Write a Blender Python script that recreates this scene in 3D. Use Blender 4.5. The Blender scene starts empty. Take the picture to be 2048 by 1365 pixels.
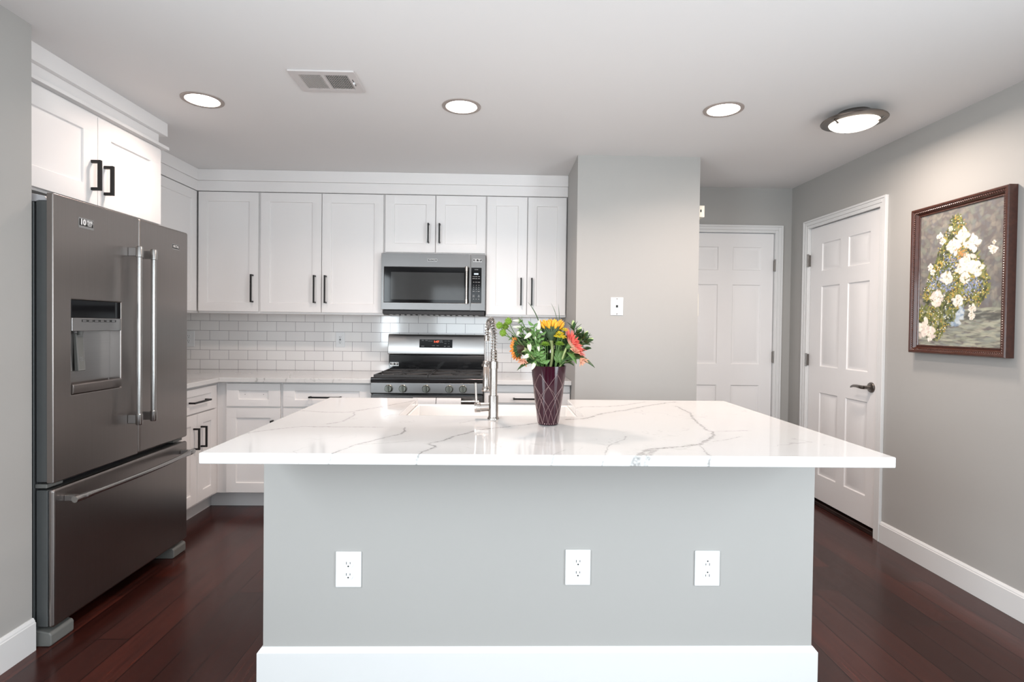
import bpy, bmesh, math, random
import numpy as np
from mathutils import Vector, Matrix
PI = math.pi
random.seed(7)
SC = bpy.context.scene
COL = SC.collection

# ------------------------------------------------------------------ camera
cam_data = bpy.data.cameras.new('camera')
cam = bpy.data.objects.new('camera', cam_data); COL.objects.link(cam)
FPX, YAW, PITCH, ROLL, CX, CY, CH = 1080.46, -.0231, -.015, .0121, 1020.03, 669.91, 1.2851
cam_data.sensor_width = 36.0
cam_data.lens = FPX / 2048 * 36
cam_data.shift_x = (1024 - CX) / 2048
cam_data.shift_y = (CY - 682.5) / 2048
cam_data.clip_start = 0.05
r0 = Vector((math.cos(YAW), math.sin(YAW), 0)); f0 = Vector((-math.sin(YAW), math.cos(YAW), 0)); u0 = Vector((0, 0, 1))
f1 = f0 * math.cos(PITCH) + u0 * math.sin(PITCH); u1 = -f0 * math.sin(PITCH) + u0 * math.cos(PITCH)
r2 = r0 * math.cos(ROLL) + u1 * math.sin(ROLL); u2 = -r0 * math.sin(ROLL) + u1 * math.cos(ROLL)
m = Matrix((r2, u2, -f1)).transposed().to_4x4(); m.translation = (0, 0, CH)
cam.matrix_world = m
SC.camera = cam

# ------------------------------------------------------------------ world, light, exposure
SC.view_settings.view_transform = 'Standard'
SC.view_settings.look = 'None'
SC.view_settings.gamma = 1
SC.view_settings.use_curve_mapping = False
SC.view_settings.exposure = 0.0
w = bpy.data.worlds.new('world'); SC.world = w; w.use_nodes = True
w.node_tree.nodes['Background'].inputs[0].default_value = (.75, .87, 1, 1)
w.node_tree.nodes['Background'].inputs[1].default_value = 1.2

ZC = 2.42          # ceiling height
REAR = -3.4        # wall behind the camera
LEFTX, RIGHTX = -1.80, 2.352
WINDOWS = [(-1.35, -.15, .55, 2.12), (.55, 1.95, .55, 2.12)]     # x0,x1,z0,z1 in the rear wall

def area(name, loc, rot, sx, sy, power, color, spread=PI, shape='RECTANGLE'):
    d = bpy.data.lights.new(name, 'AREA'); d.shape = shape; d.size = sx; d.size_y = sy
    d.energy = power; d.color = color; d.spread = spread
    o = bpy.data.objects.new(name, d); COL.objects.link(o); o.location = loc; o.rotation_euler = rot
    return o
DAY = (.86, .95, 1.0)
for i, (a, b, c, d) in enumerate(WINDOWS):
    area('window_daylight', ((a + b) / 2, REAR + .32, (c + d) / 2), (PI / 2 + .30, 0, 0), b - a, d - c, 41, DAY)
area('added_right_fill', (RIGHTX - .06, .05, 1.10), (PI / 2 + .12, 0, PI / 2), 1.55, 1.8, 74, DAY)  # fill light added at the right wall to brighten the left wall
area('added_left_fill', (LEFTX + .06, -.1, 1.5), (PI / 2, 0, -PI / 2), 1.4, 1.1, 84, DAY)  # fill light added at the left wall to lift the lower right wall
CANS = [(-1.514, 2.801), (-.2, 2.813), (1.152, 2.78)]
CAN_POWER, CAN_COL = 12.0, (1, .81, .71)
FLUSH = (1.838, 2.782)

# ------------------------------------------------------------------ materials
def srgb(r, g, b):
    f = lambda c: (c / 255 / 12.92) if c / 255 <= .04045 else ((c / 255 + .055) / 1.055) ** 2.4
    return (f(r), f(g), f(b))
def mat(name, col, rough=.5, metal=0., coat=0., noise=None, bump=None, emit=None, spec=None, trans=0., ior=None):
    m = bpy.data.materials.new(name); m.use_nodes = True
    nt = m.node_tree; b = nt.nodes['Principled BSDF']
    b.inputs['Base Color'].default_value = (*col, 1); b.inputs['Roughness'].default_value = rough
    b.inputs['Metallic'].default_value = metal; b.inputs['Coat Weight'].default_value = coat
    b.inputs['Coat Roughness'].default_value = .05
    if spec is not None: b.inputs['Specular IOR Level'].default_value = spec
    if trans: b.inputs['Transmission Weight'].default_value = trans
    if ior: b.inputs['IOR'].default_value = ior
    if emit: b.inputs['Emission Color'].default_value = (*emit[0], 1); b.inputs['Emission Strength'].default_value = emit[1]
    if noise or bump:
        tc = nt.nodes.new('ShaderNodeTexCoord'); mp = nt.nodes.new('ShaderNodeMapping')
        nt.links.new(tc.outputs['Object'], mp.inputs[0])
    if noise:                       # (scale vec, amount)
        mp.inputs['Scale'].default_value = noise[0]
        n = nt.nodes.new('ShaderNodeTexNoise'); n.inputs['Scale'].default_value = 1; n.inputs['Detail'].default_value = 4
        nt.links.new(mp.outputs[0], n.inputs[0])
        r = nt.nodes.new('ShaderNodeMapRange'); r.inputs[3].default_value = 1 - noise[1]; r.inputs[4].default_value = 1 + noise[1]
        nt.links.new(n.outputs[0], r.inputs[0])
        mx = nt.nodes.new('ShaderNodeVectorMath'); mx.operation = 'SCALE'; mx.inputs[0].default_value = col
        nt.links.new(r.outputs[0], mx.inputs['Scale']); nt.links.new(mx.outputs[0], b.inputs['Base Color'])
    if bump:                        # (scale vec, strength)
        mp2 = nt.nodes.new('ShaderNodeMapping'); mp2.inputs['Scale'].default_value = bump[0]
        nt.links.new(tc.outputs['Object'], mp2.inputs[0])
        n = nt.nodes.new('ShaderNodeTexNoise'); n.inputs['Scale'].default_value = 1; n.inputs['Detail'].default_value = 3
        nt.links.new(mp2.outputs[0], n.inputs[0])
        bp = nt.nodes.new('ShaderNodeBump'); bp.inputs['Strength'].default_value = bump[1]; bp.inputs['Distance'].default_value = .001
        nt.links.new(n.outputs[0], bp.inputs['Height']); nt.links.new(bp.outputs[0], b.inputs['Normal'])
    return m

M = {}
M['wall'] = mat('grey_wall_paint', (.415, .402, .385), .62, noise=((1.3, 1.3, 1.3), .02), bump=((90, 90, 90), .05))
M['ceiling'] = mat('ceiling_paint', (.80, .785, .78), .85, bump=((60, 60, 60), .05))
M['white'] = mat('white_cabinet_paint', (.88, .855, .845), .33, noise=((2, 2, 2), .012))
M['trim'] = mat('white_trim_paint', (.75, .745, .74), .35, noise=((2, 2, 2), .012))
M['door'] = mat('white_door_paint', (.84, .82, .815), .4, noise=((2, 2, 2), .012))
M['black'] = mat('black_metal', (.012, .011, .011), .38, metal=.3, noise=((30, 30, 30), .1))
M['steel_dark'] = mat('brushed_dark_steel', (.29, .262, .248), .30, metal=1, noise=((3, 160, 3), .05), bump=((8, 700, 8), .04))
M['steel_dark'].node_tree.nodes['Principled BSDF'].inputs['Anisotropic'].default_value = .5
M['steel_mid'] = mat('brushed_mid_steel', (.165, .16, .158), .3, metal=1, noise=((4, 4, 250), .05), bump=((6, 6, 700), .04))
M['steel'] = mat('brushed_steel', (.40, .39, .385), .30, metal=1, noise=((4, 4, 250), .05), bump=((6, 6, 700), .04))
M['steel_bright'] = mat('bright_steel', (.42, .41, .40), .26, metal=1, noise=((4, 4, 60), .04))
M['nickel'] = mat('brushed_nickel', (.46, .42, .39), .24, metal=1, noise=((40, 40, 40), .04))
M['pewter'] = mat('aged_nickel', (.22, .20, .185), .28, metal=1, noise=((40, 40, 40), .05))
M['chrome'] = mat('chrome', (.55, .53, .51), .12, metal=1, noise=((40, 40, 40), .02))
M['fridge_side'] = mat('grey_fridge_paint', (.10, .105, .105), .38, metal=.2, noise=((60, 60, 60), .06))
M['plastic_grey'] = mat('grey_plastic', (.16, .16, .15), .45, noise=((20, 20, 20), .05))
M['hinge_cover'] = mat('light_grey_plastic', (.50, .50, .52), .4, noise=((20, 20, 20), .05))
M['knob'] = mat('grey_steel_knob', (.17, .175, .155), .32, metal=1, noise=((20, 20, 20), .05))
M['gasket'] = mat('dark_gasket', (.03, .03, .032), .6, noise=((20, 20, 20), .05))
M['enamel'] = mat('black_enamel', (.008, .008, .009), .12, coat=.6, noise=((20, 20, 20), .1))
M['iron'] = mat('cast_iron', (.035, .033, .033), .5, noise=((80, 80, 80), .2), bump=((200, 200, 200), .3))
M['glass_black'] = mat('black_glass', (.006, .006, .007), .06, spec=.18, noise=((20, 20, 20), .1))
M['glass_window'] = mat('microwave_window_glass', (.05, .052, .053), .07, spec=.22, noise=((20, 20, 20), .1))
M['plate'] = mat('white_plastic_plate', (.84, .85, .86), .25, noise=((20, 20, 20), .01))
M['slot'] = mat('dark_slot', (.01, .01, .01), .6, noise=((20, 20, 20), .1))
M['cream'] = mat('cream_plastic', (.78, .74, .64), .4, noise=((20, 20, 20), .02))
M['print'] = mat('white_print', (.75, .75, .75), .5, noise=((20, 20, 20), .01))
M['print_grey'] = mat('grey_print', (.35, .35, .36), .5, noise=((20, 20, 20), .01))
M['red_digit'] = mat('red_display_digits', (.8, .1, .05), .5, emit=((1, .12, .05), 2.0))
M['lcd'] = mat('microwave_display', (.4, .45, .5), .3, emit=((.75, .85, 1), .5))
M['porcelain'] = mat('white_porcelain', (.86, .84, .82), .12, coat=.4, noise=((5, 5, 5), .01))
M['towel'] = mat('white_cotton_towel', (.72, .71, .715), .9, noise=((40, 40, 40), .06), bump=((900, 900, 900), .6))
M['kick'] = mat('toe_kick_paint', (.72, .71, .71), .4, noise=((2, 2, 2), .02))
M['light'] = mat('lamp_diffuser', (1, .95, .9), .5, emit=((1, .93, .86), 9))
M['dome'] = mat('lamp_dome_glass', (1, .93, .84), .4, emit=((1, .90, .76), 3.2))
M['vent'] = mat('vent_metal', (.62, .58, .57), .45, noise=((20, 20, 20), .03))
M['ring'] = mat('lamp_trim_metal', (.40, .34, .31), .4, metal=.3, noise=((20, 20, 20), .03))
M['dark'] = mat('dark_void', (.02, .02, .02), .8, noise=((20, 20, 20), .1))
M['thresh'] = mat('dark_wood_threshold', (.02, .009, .006), .3, noise=((4, 30, 30), .3))
M['fabric'] = mat('curtain_fabric', (.55, .6, .62), .9, noise=((8, 8, 8), .1))

class NT:
    def __init__(s, m): s.t = m.node_tree
    def put(s, n, k, v):
        if v is None: return
        if hasattr(v, 'is_output'): s.t.links.new(v, n.inputs[k])
        else: n.inputs[k].default_value = v
    def math(s, op, a, b=None, c=None, clamp=False):
        n = s.t.nodes.new('ShaderNodeMath'); n.operation = op; n.use_clamp = clamp
        s.put(n, 0, a); s.put(n, 1, b); s.put(n, 2, c); return n.outputs[0]
    def vec(s, op, a, b=None, scale=None):
        n = s.t.nodes.new('ShaderNodeVectorMath'); n.operation = op
        s.put(n, 0, a); s.put(n, 1, b)
        if scale is not None: s.put(n, 'Scale', scale)
        return n.outputs['Value'] if op in ('DOT_PRODUCT', 'LENGTH', 'DISTANCE') else n.outputs[0]
    def mix(s, f, a, b):
        n = s.t.nodes.new('ShaderNodeMix'); n.data_type = 'RGBA'
        s.put(n, 0, f); s.put(n, 6, a); s.put(n, 7, b); return n.outputs[2]
    def noise(s, v, scale, detail=3, rough=.5, color=False, dist=0):
        n = s.t.nodes.new('ShaderNodeTexNoise'); s.put(n, 'Vector', v); n.inputs['Scale'].default_value = scale
        n.inputs['Detail'].default_value = detail; n.inputs['Roughness'].default_value = rough; n.inputs['Distortion'].default_value = dist
        return n.outputs[1 if color else 0]
    def rng(s, v, a, b, c, d):
        n = s.t.nodes.new('ShaderNodeMapRange'); s.put(n, 0, v)
        for i, x in enumerate((a, b, c, d)): s.put(n, i + 1, x)
        return n.outputs[0]
    def pos(s): return s.t.nodes.new('ShaderNodeNewGeometry').outputs['Position']
    def sep(s, v):
        n = s.t.nodes.new('ShaderNodeSeparateXYZ'); s.put(n, 0, v); return n.outputs
    def comb(s, x, y, z):
        n = s.t.nodes.new('ShaderNodeCombineXYZ'); s.put(n, 0, x); s.put(n, 1, y); s.put(n, 2, z); return n.outputs[0]
    def bump(s, h, st, dist, b):
        n = s.t.nodes.new('ShaderNodeBump'); n.inputs['Strength'].default_value = st; n.inputs['Distance'].default_value = dist
        s.put(n, 'Height', h); s.t.links.new(n.outputs[0], b.inputs['Normal'])

def floor_material():
    m = mat('dark_cherry_planks', (.05, .02, .015), .2, spec=.38); t = NT(m); b = m.node_tree.nodes['Principled BSDF']
    x, y, z = t.sep(t.pos())[:3]
    u = t.math('DIVIDE', t.math('ADD', x, 1.350 + 12.7), .127)
    row = t.math('FLOOR', u); fu = t.math('FRACT', u)
    wn = t.t.nodes.new('ShaderNodeTexWhiteNoise'); wn.noise_dimensions = '1D'; t.put(wn, 'W', row)
    v = t.math('DIVIDE', t.math('ADD', y, t.math('MULTIPLY', wn.outputs[0], 3.7)), .95)
    pl = t.math('FLOOR', v); fv = t.math('FRACT', v)
    w2 = t.t.nodes.new('ShaderNodeTexWhiteNoise'); w2.noise_dimensions = '2D'; t.put(w2, 'Vector', t.comb(row, pl, 0))
    grain = t.noise(t.comb(t.math('MULTIPLY', x, 60), t.math('MULTIPLY', y, 3.5), row), 1, 5, .6)
    blot = t.noise(t.comb(t.math('MULTIPLY', x, 5), t.math('MULTIPLY', y, 3), row), 1, 2, .5)
    c = t.mix(w2.outputs[0], (.024, .0068, .0055, 1), (.085, .0185, .0120, 1))
    c = t.mix(t.rng(grain, .35, .65, 0, .75), c, (.016, .0045, .0040, 1))
    c = t.mix(t.math('MULTIPLY', blot, .3), c, (.06, .014, .009, 1))
    ed = t.math('LESS_THAN', t.math('MINIMUM', fu, t.math('SUBTRACT', 1, fu)), .017)
    ev = t.math('LESS_THAN', t.math('MINIMUM', fv, t.math('SUBTRACT', 1, fv)), .0021)
    gap = t.math('MAXIMUM', ed, ev)
    c = t.mix(t.math('MULTIPLY', gap, .95), c, (.004, .002, .0015, 1))
    t.t.links.new(c, b.inputs['Base Color'])
    t.t.links.new(t.rng(grain, 0, 1, .14, .30), b.inputs['Roughness'])
    h = t.math('SUBTRACT', t.math('MULTIPLY', grain, .25), gap)
    t.bump(h, .45, .0012, b)
    return m
M['floor'] = floor_material()

def tile_material():
    m = mat('white_subway_tile', (.8, .8, .8), .09, coat=.3); t = NT(m); b = m.node_tree.nodes['Principled BSDF']
    x, y, z = t.sep(t.pos())[:3]
    n = t.t.nodes.new('ShaderNodeTexBrick')
    t.put(n, 'Vector', t.comb(t.math('ADD', x, 2.305), t.math('SUBTRACT', z, .9145), 0))
    n.offset = .5; n.inputs['Scale'].default_value = 1
    n.inputs['Color1'].default_value = (.85, .83, .825, 1); n.inputs['Color2'].default_value = (.88, .865, .855, 1)
    n.inputs['Mortar'].default_value = (.27, .24, .26, 1)
    n.inputs['Mortar Size'].default_value = .0013; n.inputs['Mortar Smooth'].default_value = .1
    n.inputs['Brick Width'].default_value = .1513; n.inputs['Row Height'].default_value = .0777
    t.t.links.new(n.outputs[0], b.inputs['Base Color'])
    t.t.links.new(t.rng(n.outputs[1], 0, 1, .09, .8), b.inputs['Roughness'])
    wob = t.noise(t.pos(), 9, 1)
    t.bump(t.math('SUBTRACT', t.math('MULTIPLY', wob, .35), n.outputs[1]), .5, .0012, b)
    return m
M['tile'] = tile_material()

# quartz: each vein is a polyline on the slab, (x, y) in metres
VEINS = [
    ([(-0.865, 1.797), (-0.837, 1.848), (-0.78, 1.913), (-0.703, 1.969), (-0.613, 1.966), (-0.411, 1.968)], 0.005, 0.55),
    ([(-0.475, 1.54), (-0.457, 1.599), (-0.436, 1.678), (-0.404, 1.722), (-0.326, 1.852), (-0.321, 1.899), (-0.335, 1.964)], 0.0045, 0.75),
    ([(-0.436, 1.678), (-0.344, 1.704), (-0.262, 1.74)], 0.003, 0.5),
    ([(-0.228, 1.534), (-0.213, 1.595), (-0.184, 1.654), (-0.198, 1.678), (-0.216, 1.695), (-0.171, 1.744), (-0.143, 1.814), (-0.065, 1.925), (-0.027, 1.953), (0.104, 2.036), (0.157, 2.075)], 0.005, 0.85),
    ([(-0.83, 2.326), (-0.716, 2.294), (-0.628, 2.299), (-0.517, 2.471), (-0.397, 2.684)], 0.006, 0.6),
    ([(-0.607, 2.3), (-0.583, 2.224), (-0.589, 2.08), (-0.631, 2.022)], 0.005, 0.5),
    ([(-0.45, 2.187), (-0.444, 2.231), (-0.398, 2.255)], 0.004, 0.5),
    ([(-0.143, 2.062), (-0.072, 2.143), (-0.044, 2.125)], 0.004, 0.4),
    ([(0.278, 2.16), (0.36, 2.184), (0.459, 2.323), (0.572, 2.412), (0.728, 2.573), (0.844, 2.669), (0.899, 2.704)], 0.008, 0.8),
    ([(0.366, 2.468), (0.406, 2.514), (0.514, 2.52), (0.611, 2.577), (0.745, 2.694)], 0.007, 0.6),
    ([(0.858, 2.552), (0.85, 2.343), (0.816, 2.228), (0.792, 2.085), (0.77, 1.959), (0.783, 1.926)], 0.007, 0.8),
    ([(0.783, 1.926), (0.757, 1.862), (0.709, 1.788), (0.654, 1.718), (0.577, 1.678), (0.497, 1.651)], 0.0085, 0.9),
    ([(0.497, 1.651), (0.45, 1.619), (0.408, 1.551)], 0.013, 0.75),
    ([(0.488, 1.639), (0.444, 1.559)], 0.012, 0.65),
    ([(0.786, 1.933), (0.92, 1.958)], 0.005, 0.55),
    ([(0.716, 1.76), (0.77, 1.79), (0.854, 1.851)], 0.003, 0.5),
    ([(0.652, 1.713), (0.637, 1.631), (0.625, 1.553)], 0.004, 0.7),
    ([(0.313, 1.549), (0.343, 1.658), (0.364, 1.704), (0.432, 1.792), (0.443, 1.836)], 0.0028, 0.6),
    ([(0.162, 1.54), (0.179, 1.584), (0.21, 1.623)], 0.0025, 0.5)]
def quartz_material(name, veins):
    m = mat(name, (.8, .79, .78), .07, coat=.2); t = NT(m); b = m.node_tree.nodes['Principled BSDF']
    p = t.pos(); x, y, z = t.sep(p)[:3]
    # the slab is cut through: veins run down the edge with a slight slant
    base = t.comb(t.math('ADD', x, t.math('MULTIPLY', t.math('SUBTRACT', .914, z), .25)), y, 0)
    wc = t.noise(p, 26, 4, .65, color=True)
    wv = t.vec('SCALE', t.vec('SUBTRACT', wc, (.5, .5, .5)), scale=.02)
    P = t.vec('MULTIPLY', t.vec('ADD', base, wv), (1, 1, 0))
    wid = t.rng(t.noise(p, 30, 3), .3, .7, .35, 1.35)
    total = None
    for pts, width, strength in veins:
        acc = None
        for (ax, ay), (bx, by) in zip(pts[:-1], pts[1:]):
            ba = Vector((bx - ax, by - ay, 0)); L2 = ba.length_squared or 1e-6
            pa = t.vec('SUBTRACT', P, (ax, ay, 0))
            h = t.math('MULTIPLY', t.vec('DOT_PRODUCT', pa, tuple(ba)), 1 / L2, clamp=True)
            d = t.vec('LENGTH', t.vec('SUBTRACT', pa, t.vec('SCALE', tuple(ba), scale=h)))
            acc = d if acc is None else t.math('MINIMUM', acc, d)
        wq = t.math('MULTIPLY', wid, width)
        q = t.math('DIVIDE', acc, wq)
        core = t.math('MULTIPLY', t.rng(q, .55, 1.25, 1, 0), strength)
        halo = t.math('MULTIPLY', t.rng(q, 0, 5, .16, 0), strength)
        v = t.math('MAXIMUM', core, halo)
        total = v if total is None else t.math('MAXIMUM', total, v)
    inner = t.rng(t.noise(p, 70, 3, .6), .42, .6, .35, 1)
    if total is not None: total = t.math('MULTIPLY', total, inner)
    # fine hairline veining
    wp = t.vec('ADD', P, t.vec('SCALE', t.noise(p, 3.5, 3, .6, color=True), scale=.7))
    f = t.noise(wp, 2.1, 2, .5)
    hair = t.rng(t.math('ABSOLUTE', t.math('SUBTRACT', f, .5)), 0, .007, .30, 0)
    hair = t.math('MULTIPLY', hair, t.rng(t.noise(p, 4, 2), .5, .62, 0, 1))
    total = hair if total is None else t.math('MAXIMUM', total, hair)
    cloud = t.rng(t.noise(p, 2.2, 3), .3, .7, 0, .25)
    c = t.mix(cloud, (.725, .712, .70, 1), (.67, .66, .652, 1))
    c = t.mix(total, c, (.20, .195, .185, 1))
    t.t.links.new(c, b.inputs['Base Color'])
    return m
NSTRIP = 14          # the slab is cut into strips only so that each shader carries the few veins that cross it
def strip_veins(x0, x1):
    out = []
    for pts, w_, st in VEINS:
        run = []
        for a, b in zip(pts[:-1], pts[1:]):
            if max(a[0], b[0]) > x0 - .05 and min(a[0], b[0]) < x1 + .05: run = run + [b] if run else [a, b]
            elif run: out.append((run, w_, st)); run = []
        if run: out.append((run, w_, st))
    return out
IX0, IX1, IY0, IY1, IT = -.8492, 1.177, 1.5562, 2.7636, .0323
STRIPS = [IX0 + (IX1 - IX0) * k / NSTRIP for k in range(NSTRIP + 1)]
QUARTZ = [quartz_material('white_veined_quartz', strip_veins(a, b)) for a, b in zip(STRIPS[:-1], STRIPS[1:])]
M['quartz2'] = quartz_material('white_veined_quartz_perimeter', [
    ([(-1.72, 3.74), (-1.60, 3.70), (-1.50, 3.78), (-1.38, 3.95), (-1.2, 4.0)], .004, .6),
    ([(-1.45, 3.70), (-1.41, 3.73), (-1.43, 3.76), (-1.52, 4.0)], .004, .6),
    ([(-1.12, 3.70), (-1.08, 3.78), (-.95, 3.85)], .003, .55), ([(-2.1, 3.5), (-1.95, 3.62), (-1.88, 3.70)], .004, .5),
    ([(.0, 3.9), (.2, 3.8), (.5, 3.86)], .003, .5)])

# ------------------------------------------------------------------ mesh helpers
class MB:
    def __init__(s): s.bm = bmesh.new()
    def box(s, x0, x1, y0, y1, z0, z1):
        vs = [s.bm.verts.new((x, y, z)) for x in (x0, x1) for y in (y0, y1) for z in (z0, z1)]
        for f in ((0, 1, 3, 2), (4, 6, 7, 5), (0, 4, 5, 1), (2, 3, 7, 6), (0, 2, 6, 4), (1, 5, 7, 3)):
            s.bm.faces.new([vs[i] for i in f])
        return s
    def prism(s, pts, a, b, axis):
        """closed 2-D outline pts extruded from a to b along axis; pts use the two other axes in xyz order"""
        def P(u, v, w): return {'x': (w, u, v), 'y': (u, w, v), 'z': (u, v, w)}[axis]
        A = [s.bm.verts.new(P(u, v, a)) for u, v in pts]; B = [s.bm.verts.new(P(u, v, b)) for u, v in pts]
        n = len(pts)
        for i in range(n): s.bm.faces.new((A[i], A[(i + 1) % n], B[(i + 1) % n], B[i]))
        s.bm.faces.new(A); s.bm.faces.new(B[::-1]); return s
    def lathe(s, prof, c, axis=(0, 0, 1), n=32, cap=True):
        """prof = [(radius, height)]"""
        q = Vector((0, 0, 1)).rotation_difference(Vector(axis).normalized()); c = Vector(c); rings = []
        for r, h in prof:
            rings.append([s.bm.verts.new(c + q @ Vector((r * math.cos(2 * PI * k / n), r * math.sin(2 * PI * k / n), h))) for k in range(n)])
        for A, B in zip(rings[:-1], rings[1:]):
            for k in range(n): s.bm.faces.new((A[k], A[(k + 1) % n], B[(k + 1) % n], B[k]))
        if cap: s.bm.faces.new(rings[0][::-1]); s.bm.faces.new(rings[-1])
        return s
    def cyl(s, a, b, r, r2=None, n=24):
        a, b = Vector(a), Vector(b); d = b - a
        return s.lathe([(r, 0), (r if r2 is None else r2, d.length)], a, d, n)
    def tube(s, pts, r, n=10, cap=True):
        pts = [Vector(p) for p in pts]; rs = r if hasattr(r, '__len__') else [r] * len(pts)
        T = []
        for i in range(len(pts)):
            a = pts[max(i - 1, 0)]; b = pts[min(i + 1, len(pts) - 1)]; T.append((b - a).normalized())
        up = Vector((0, 0, 1)) if abs(T[0].z) < .9 else Vector((1, 0, 0))
        nrm = T[0].cross(up).normalized(); rings = []
        for i, p in enumerate(pts):
            if i:
                q = T[i - 1].rotation_difference(T[i]); nrm = q @ nrm
            bn = T[i].cross(nrm).normalized()
            rings.append([s.bm.verts.new(p + (nrm * math.cos(2 * PI * k / n) + bn * math.sin(2 * PI * k / n)) * rs[i]) for k in range(n)])
        for A, B in zip(rings[:-1], rings[1:]):
            for k in range(n): s.bm.faces.new((A[k], A[(k + 1) % n], B[(k + 1) % n], B[k]))
        if cap: s.bm.faces.new(rings[0][::-1]); s.bm.faces.new(rings[-1])
        return s
    def panelled(s, mapf, u0, u1, v0, v1, t, panels, back=True):
        """a slab whose front (d=0) carries moulded rectangles: panels = [(a,b,c,d,[(inset,depth),...])]"""
        us = sorted({u0, u1, *[p[0] for p in panels], *[p[1] for p in panels]})
        vs = sorted({v0, v1, *[p[2] for p in panels], *[p[3] for p in panels]})
        cache = {}
        def V(u, v, d):
            k = (round(u, 5), round(v, 5), round(d, 5))
            if k not in cache: cache[k] = s.bm.verts.new(mapf(u, v, d))
            return cache[k]
        for a, b in zip(us[:-1], us[1:]):
            for c, d in zip(vs[:-1], vs[1:]):
                mu, mv = (a + b) / 2, (c + d) / 2
                hit = [p for p in panels if p[0] < mu < p[1] and p[2] < mv < p[3]]
                if hit: continue
                s.bm.faces.new((V(a, c, 0), V(b, c, 0), V(b, d, 0), V(a, d, 0)))
        for a, b, c, d, prof in panels:
            # ring vertices follow the grid cuts on the outer edge
            ou = [x for x in us if a <= x <= b]; ov = [x for x in vs if c <= x <= d]
            loop = [(x, c) for x in ou] + [(b, y) for y in ov[1:]] + [(x, d) for x in ou[::-1][1:]] + [(a, y) for y in ov[::-1][1:-1]]
            inner = [(a, c), (b, c), (b, d), (a, d)]
            prev = [V(x, y, 0) for x, y in loop]; first = True
            for ins, dep in prof:
                cur = [s.bm.verts.new(mapf(x, y, dep)) for x, y in ((a + ins, c + ins), (b - ins, c + ins), (b - ins, d - ins), (a + ins, d - ins))]
                if first:
                    corners = [loop.index(q) for q in inner]; n = len(loop)
                    for k in range(4):
                        i0, i1 = corners[k], corners[(k + 1) % 4]
                        seg = [i0]
                        while seg[-1] != i1: seg.append((seg[-1] + 1) % n)
                        s.bm.faces.new([prev[i] for i in seg] + [cur[(k + 1) % 4], cur[k]])
                    first = False
                else:
                    for k in range(4): s.bm.faces.new((prev[k], prev[(k + 1) % 4], cur[(k + 1) % 4], cur[k]))
                prev = cur
            s.bm.faces.new(prev)
        # sides and back
        outer = [(x, v0) for x in us] + [(u1, y) for y in vs[1:]] + [(x, v1) for x in us[::-1][1:]] + [(u0, y) for y in vs[::-1][1:-1]]
        F = [V(x, y, 0) for x, y in outer]; B = [s.bm.verts.new(mapf(x, y, t)) for x, y in outer]; n = len(F)
        for i in range(n): s.bm.faces.new((F[i], F[(i + 1) % n], B[(i + 1) % n], B[i]))
        if back: s.bm.faces.new(B)
        return s

def obj(name, mb, material, parent=None, bevel=0, smooth=False, seg=2, flat=False):
    bm = mb.bm; bmesh.ops.recalc_face_normals(bm, faces=bm.faces)
    off = Vector((0, 0, 0)); p = parent
    while p is not None: off += p.location; p = p.parent
    if parent is None:
        cs = [v.co for v in bm.verts]
        c = Vector(((min(v.x for v in cs) + max(v.x for v in cs)) / 2, (min(v.y for v in cs) + max(v.y for v in cs)) / 2, min(v.z for v in cs)))
        off = c
    bmesh.ops.translate(bm, verts=bm.verts, vec=-off)
    me = bpy.data.meshes.new(name); bm.to_mesh(me); bm.free()
    for q in (material if isinstance(material, list) else [material]):
        if q is not None: me.materials.append(M[q] if isinstance(q, str) else q)
    if smooth:
        me.shade_smooth(); me.set_sharp_from_angle(angle=math.radians(38))
    o = bpy.data.objects.new(name, me); COL.objects.link(o)
    if parent is None: o.location = off
    else: o.parent = parent
    if bevel:
        b = o.modifiers.new('bevel', 'BEVEL'); b.width = bevel; b.segments = seg; b.limit_method = 'ANGLE'; b.angle_limit = math.radians(35)
        if not flat: me.shade_smooth(); me.set_sharp_from_angle(angle=math.radians(38)); b.harden_normals = True
    return o
def box(name, x0, x1, y0, y1, z0, z1, material, parent=None, bevel=0):
    return obj(name, MB().box(x0, x1, y0, y1, z0, z1), material, parent, bevel)
def tag(o, label, cat, group=None, kind=None):
    o['label'] = label; o['category'] = cat
    if group: o['group'] = group
    if kind: o['kind'] = kind
    return o
def struct(o, label, cat): return tag(o, label, cat, kind='structure')
def thing(name, loc, label, cat, group=None):
    o = bpy.data.objects.new(name, None); COL.objects.link(o); o.location = loc; o.empty_display_size = .05
    return tag(o, label, cat, group)
def copy_tree(o, parent=None):
    c = o.copy(); COL.objects.link(c); c.parent = parent
    for ch in [k for k in bpy.data.objects if k.parent == o]: copy_tree(ch, c)
    return c

FRONT = lambda y: (lambda u, v, d: (u, y + d, v))      # faces -Y
RIGHT = lambda x: (lambda u, v, d: (x - d, u, v))      # faces +X
LEFT = lambda x: (lambda u, v, d: (x + d, u, v))       # faces -X

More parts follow.
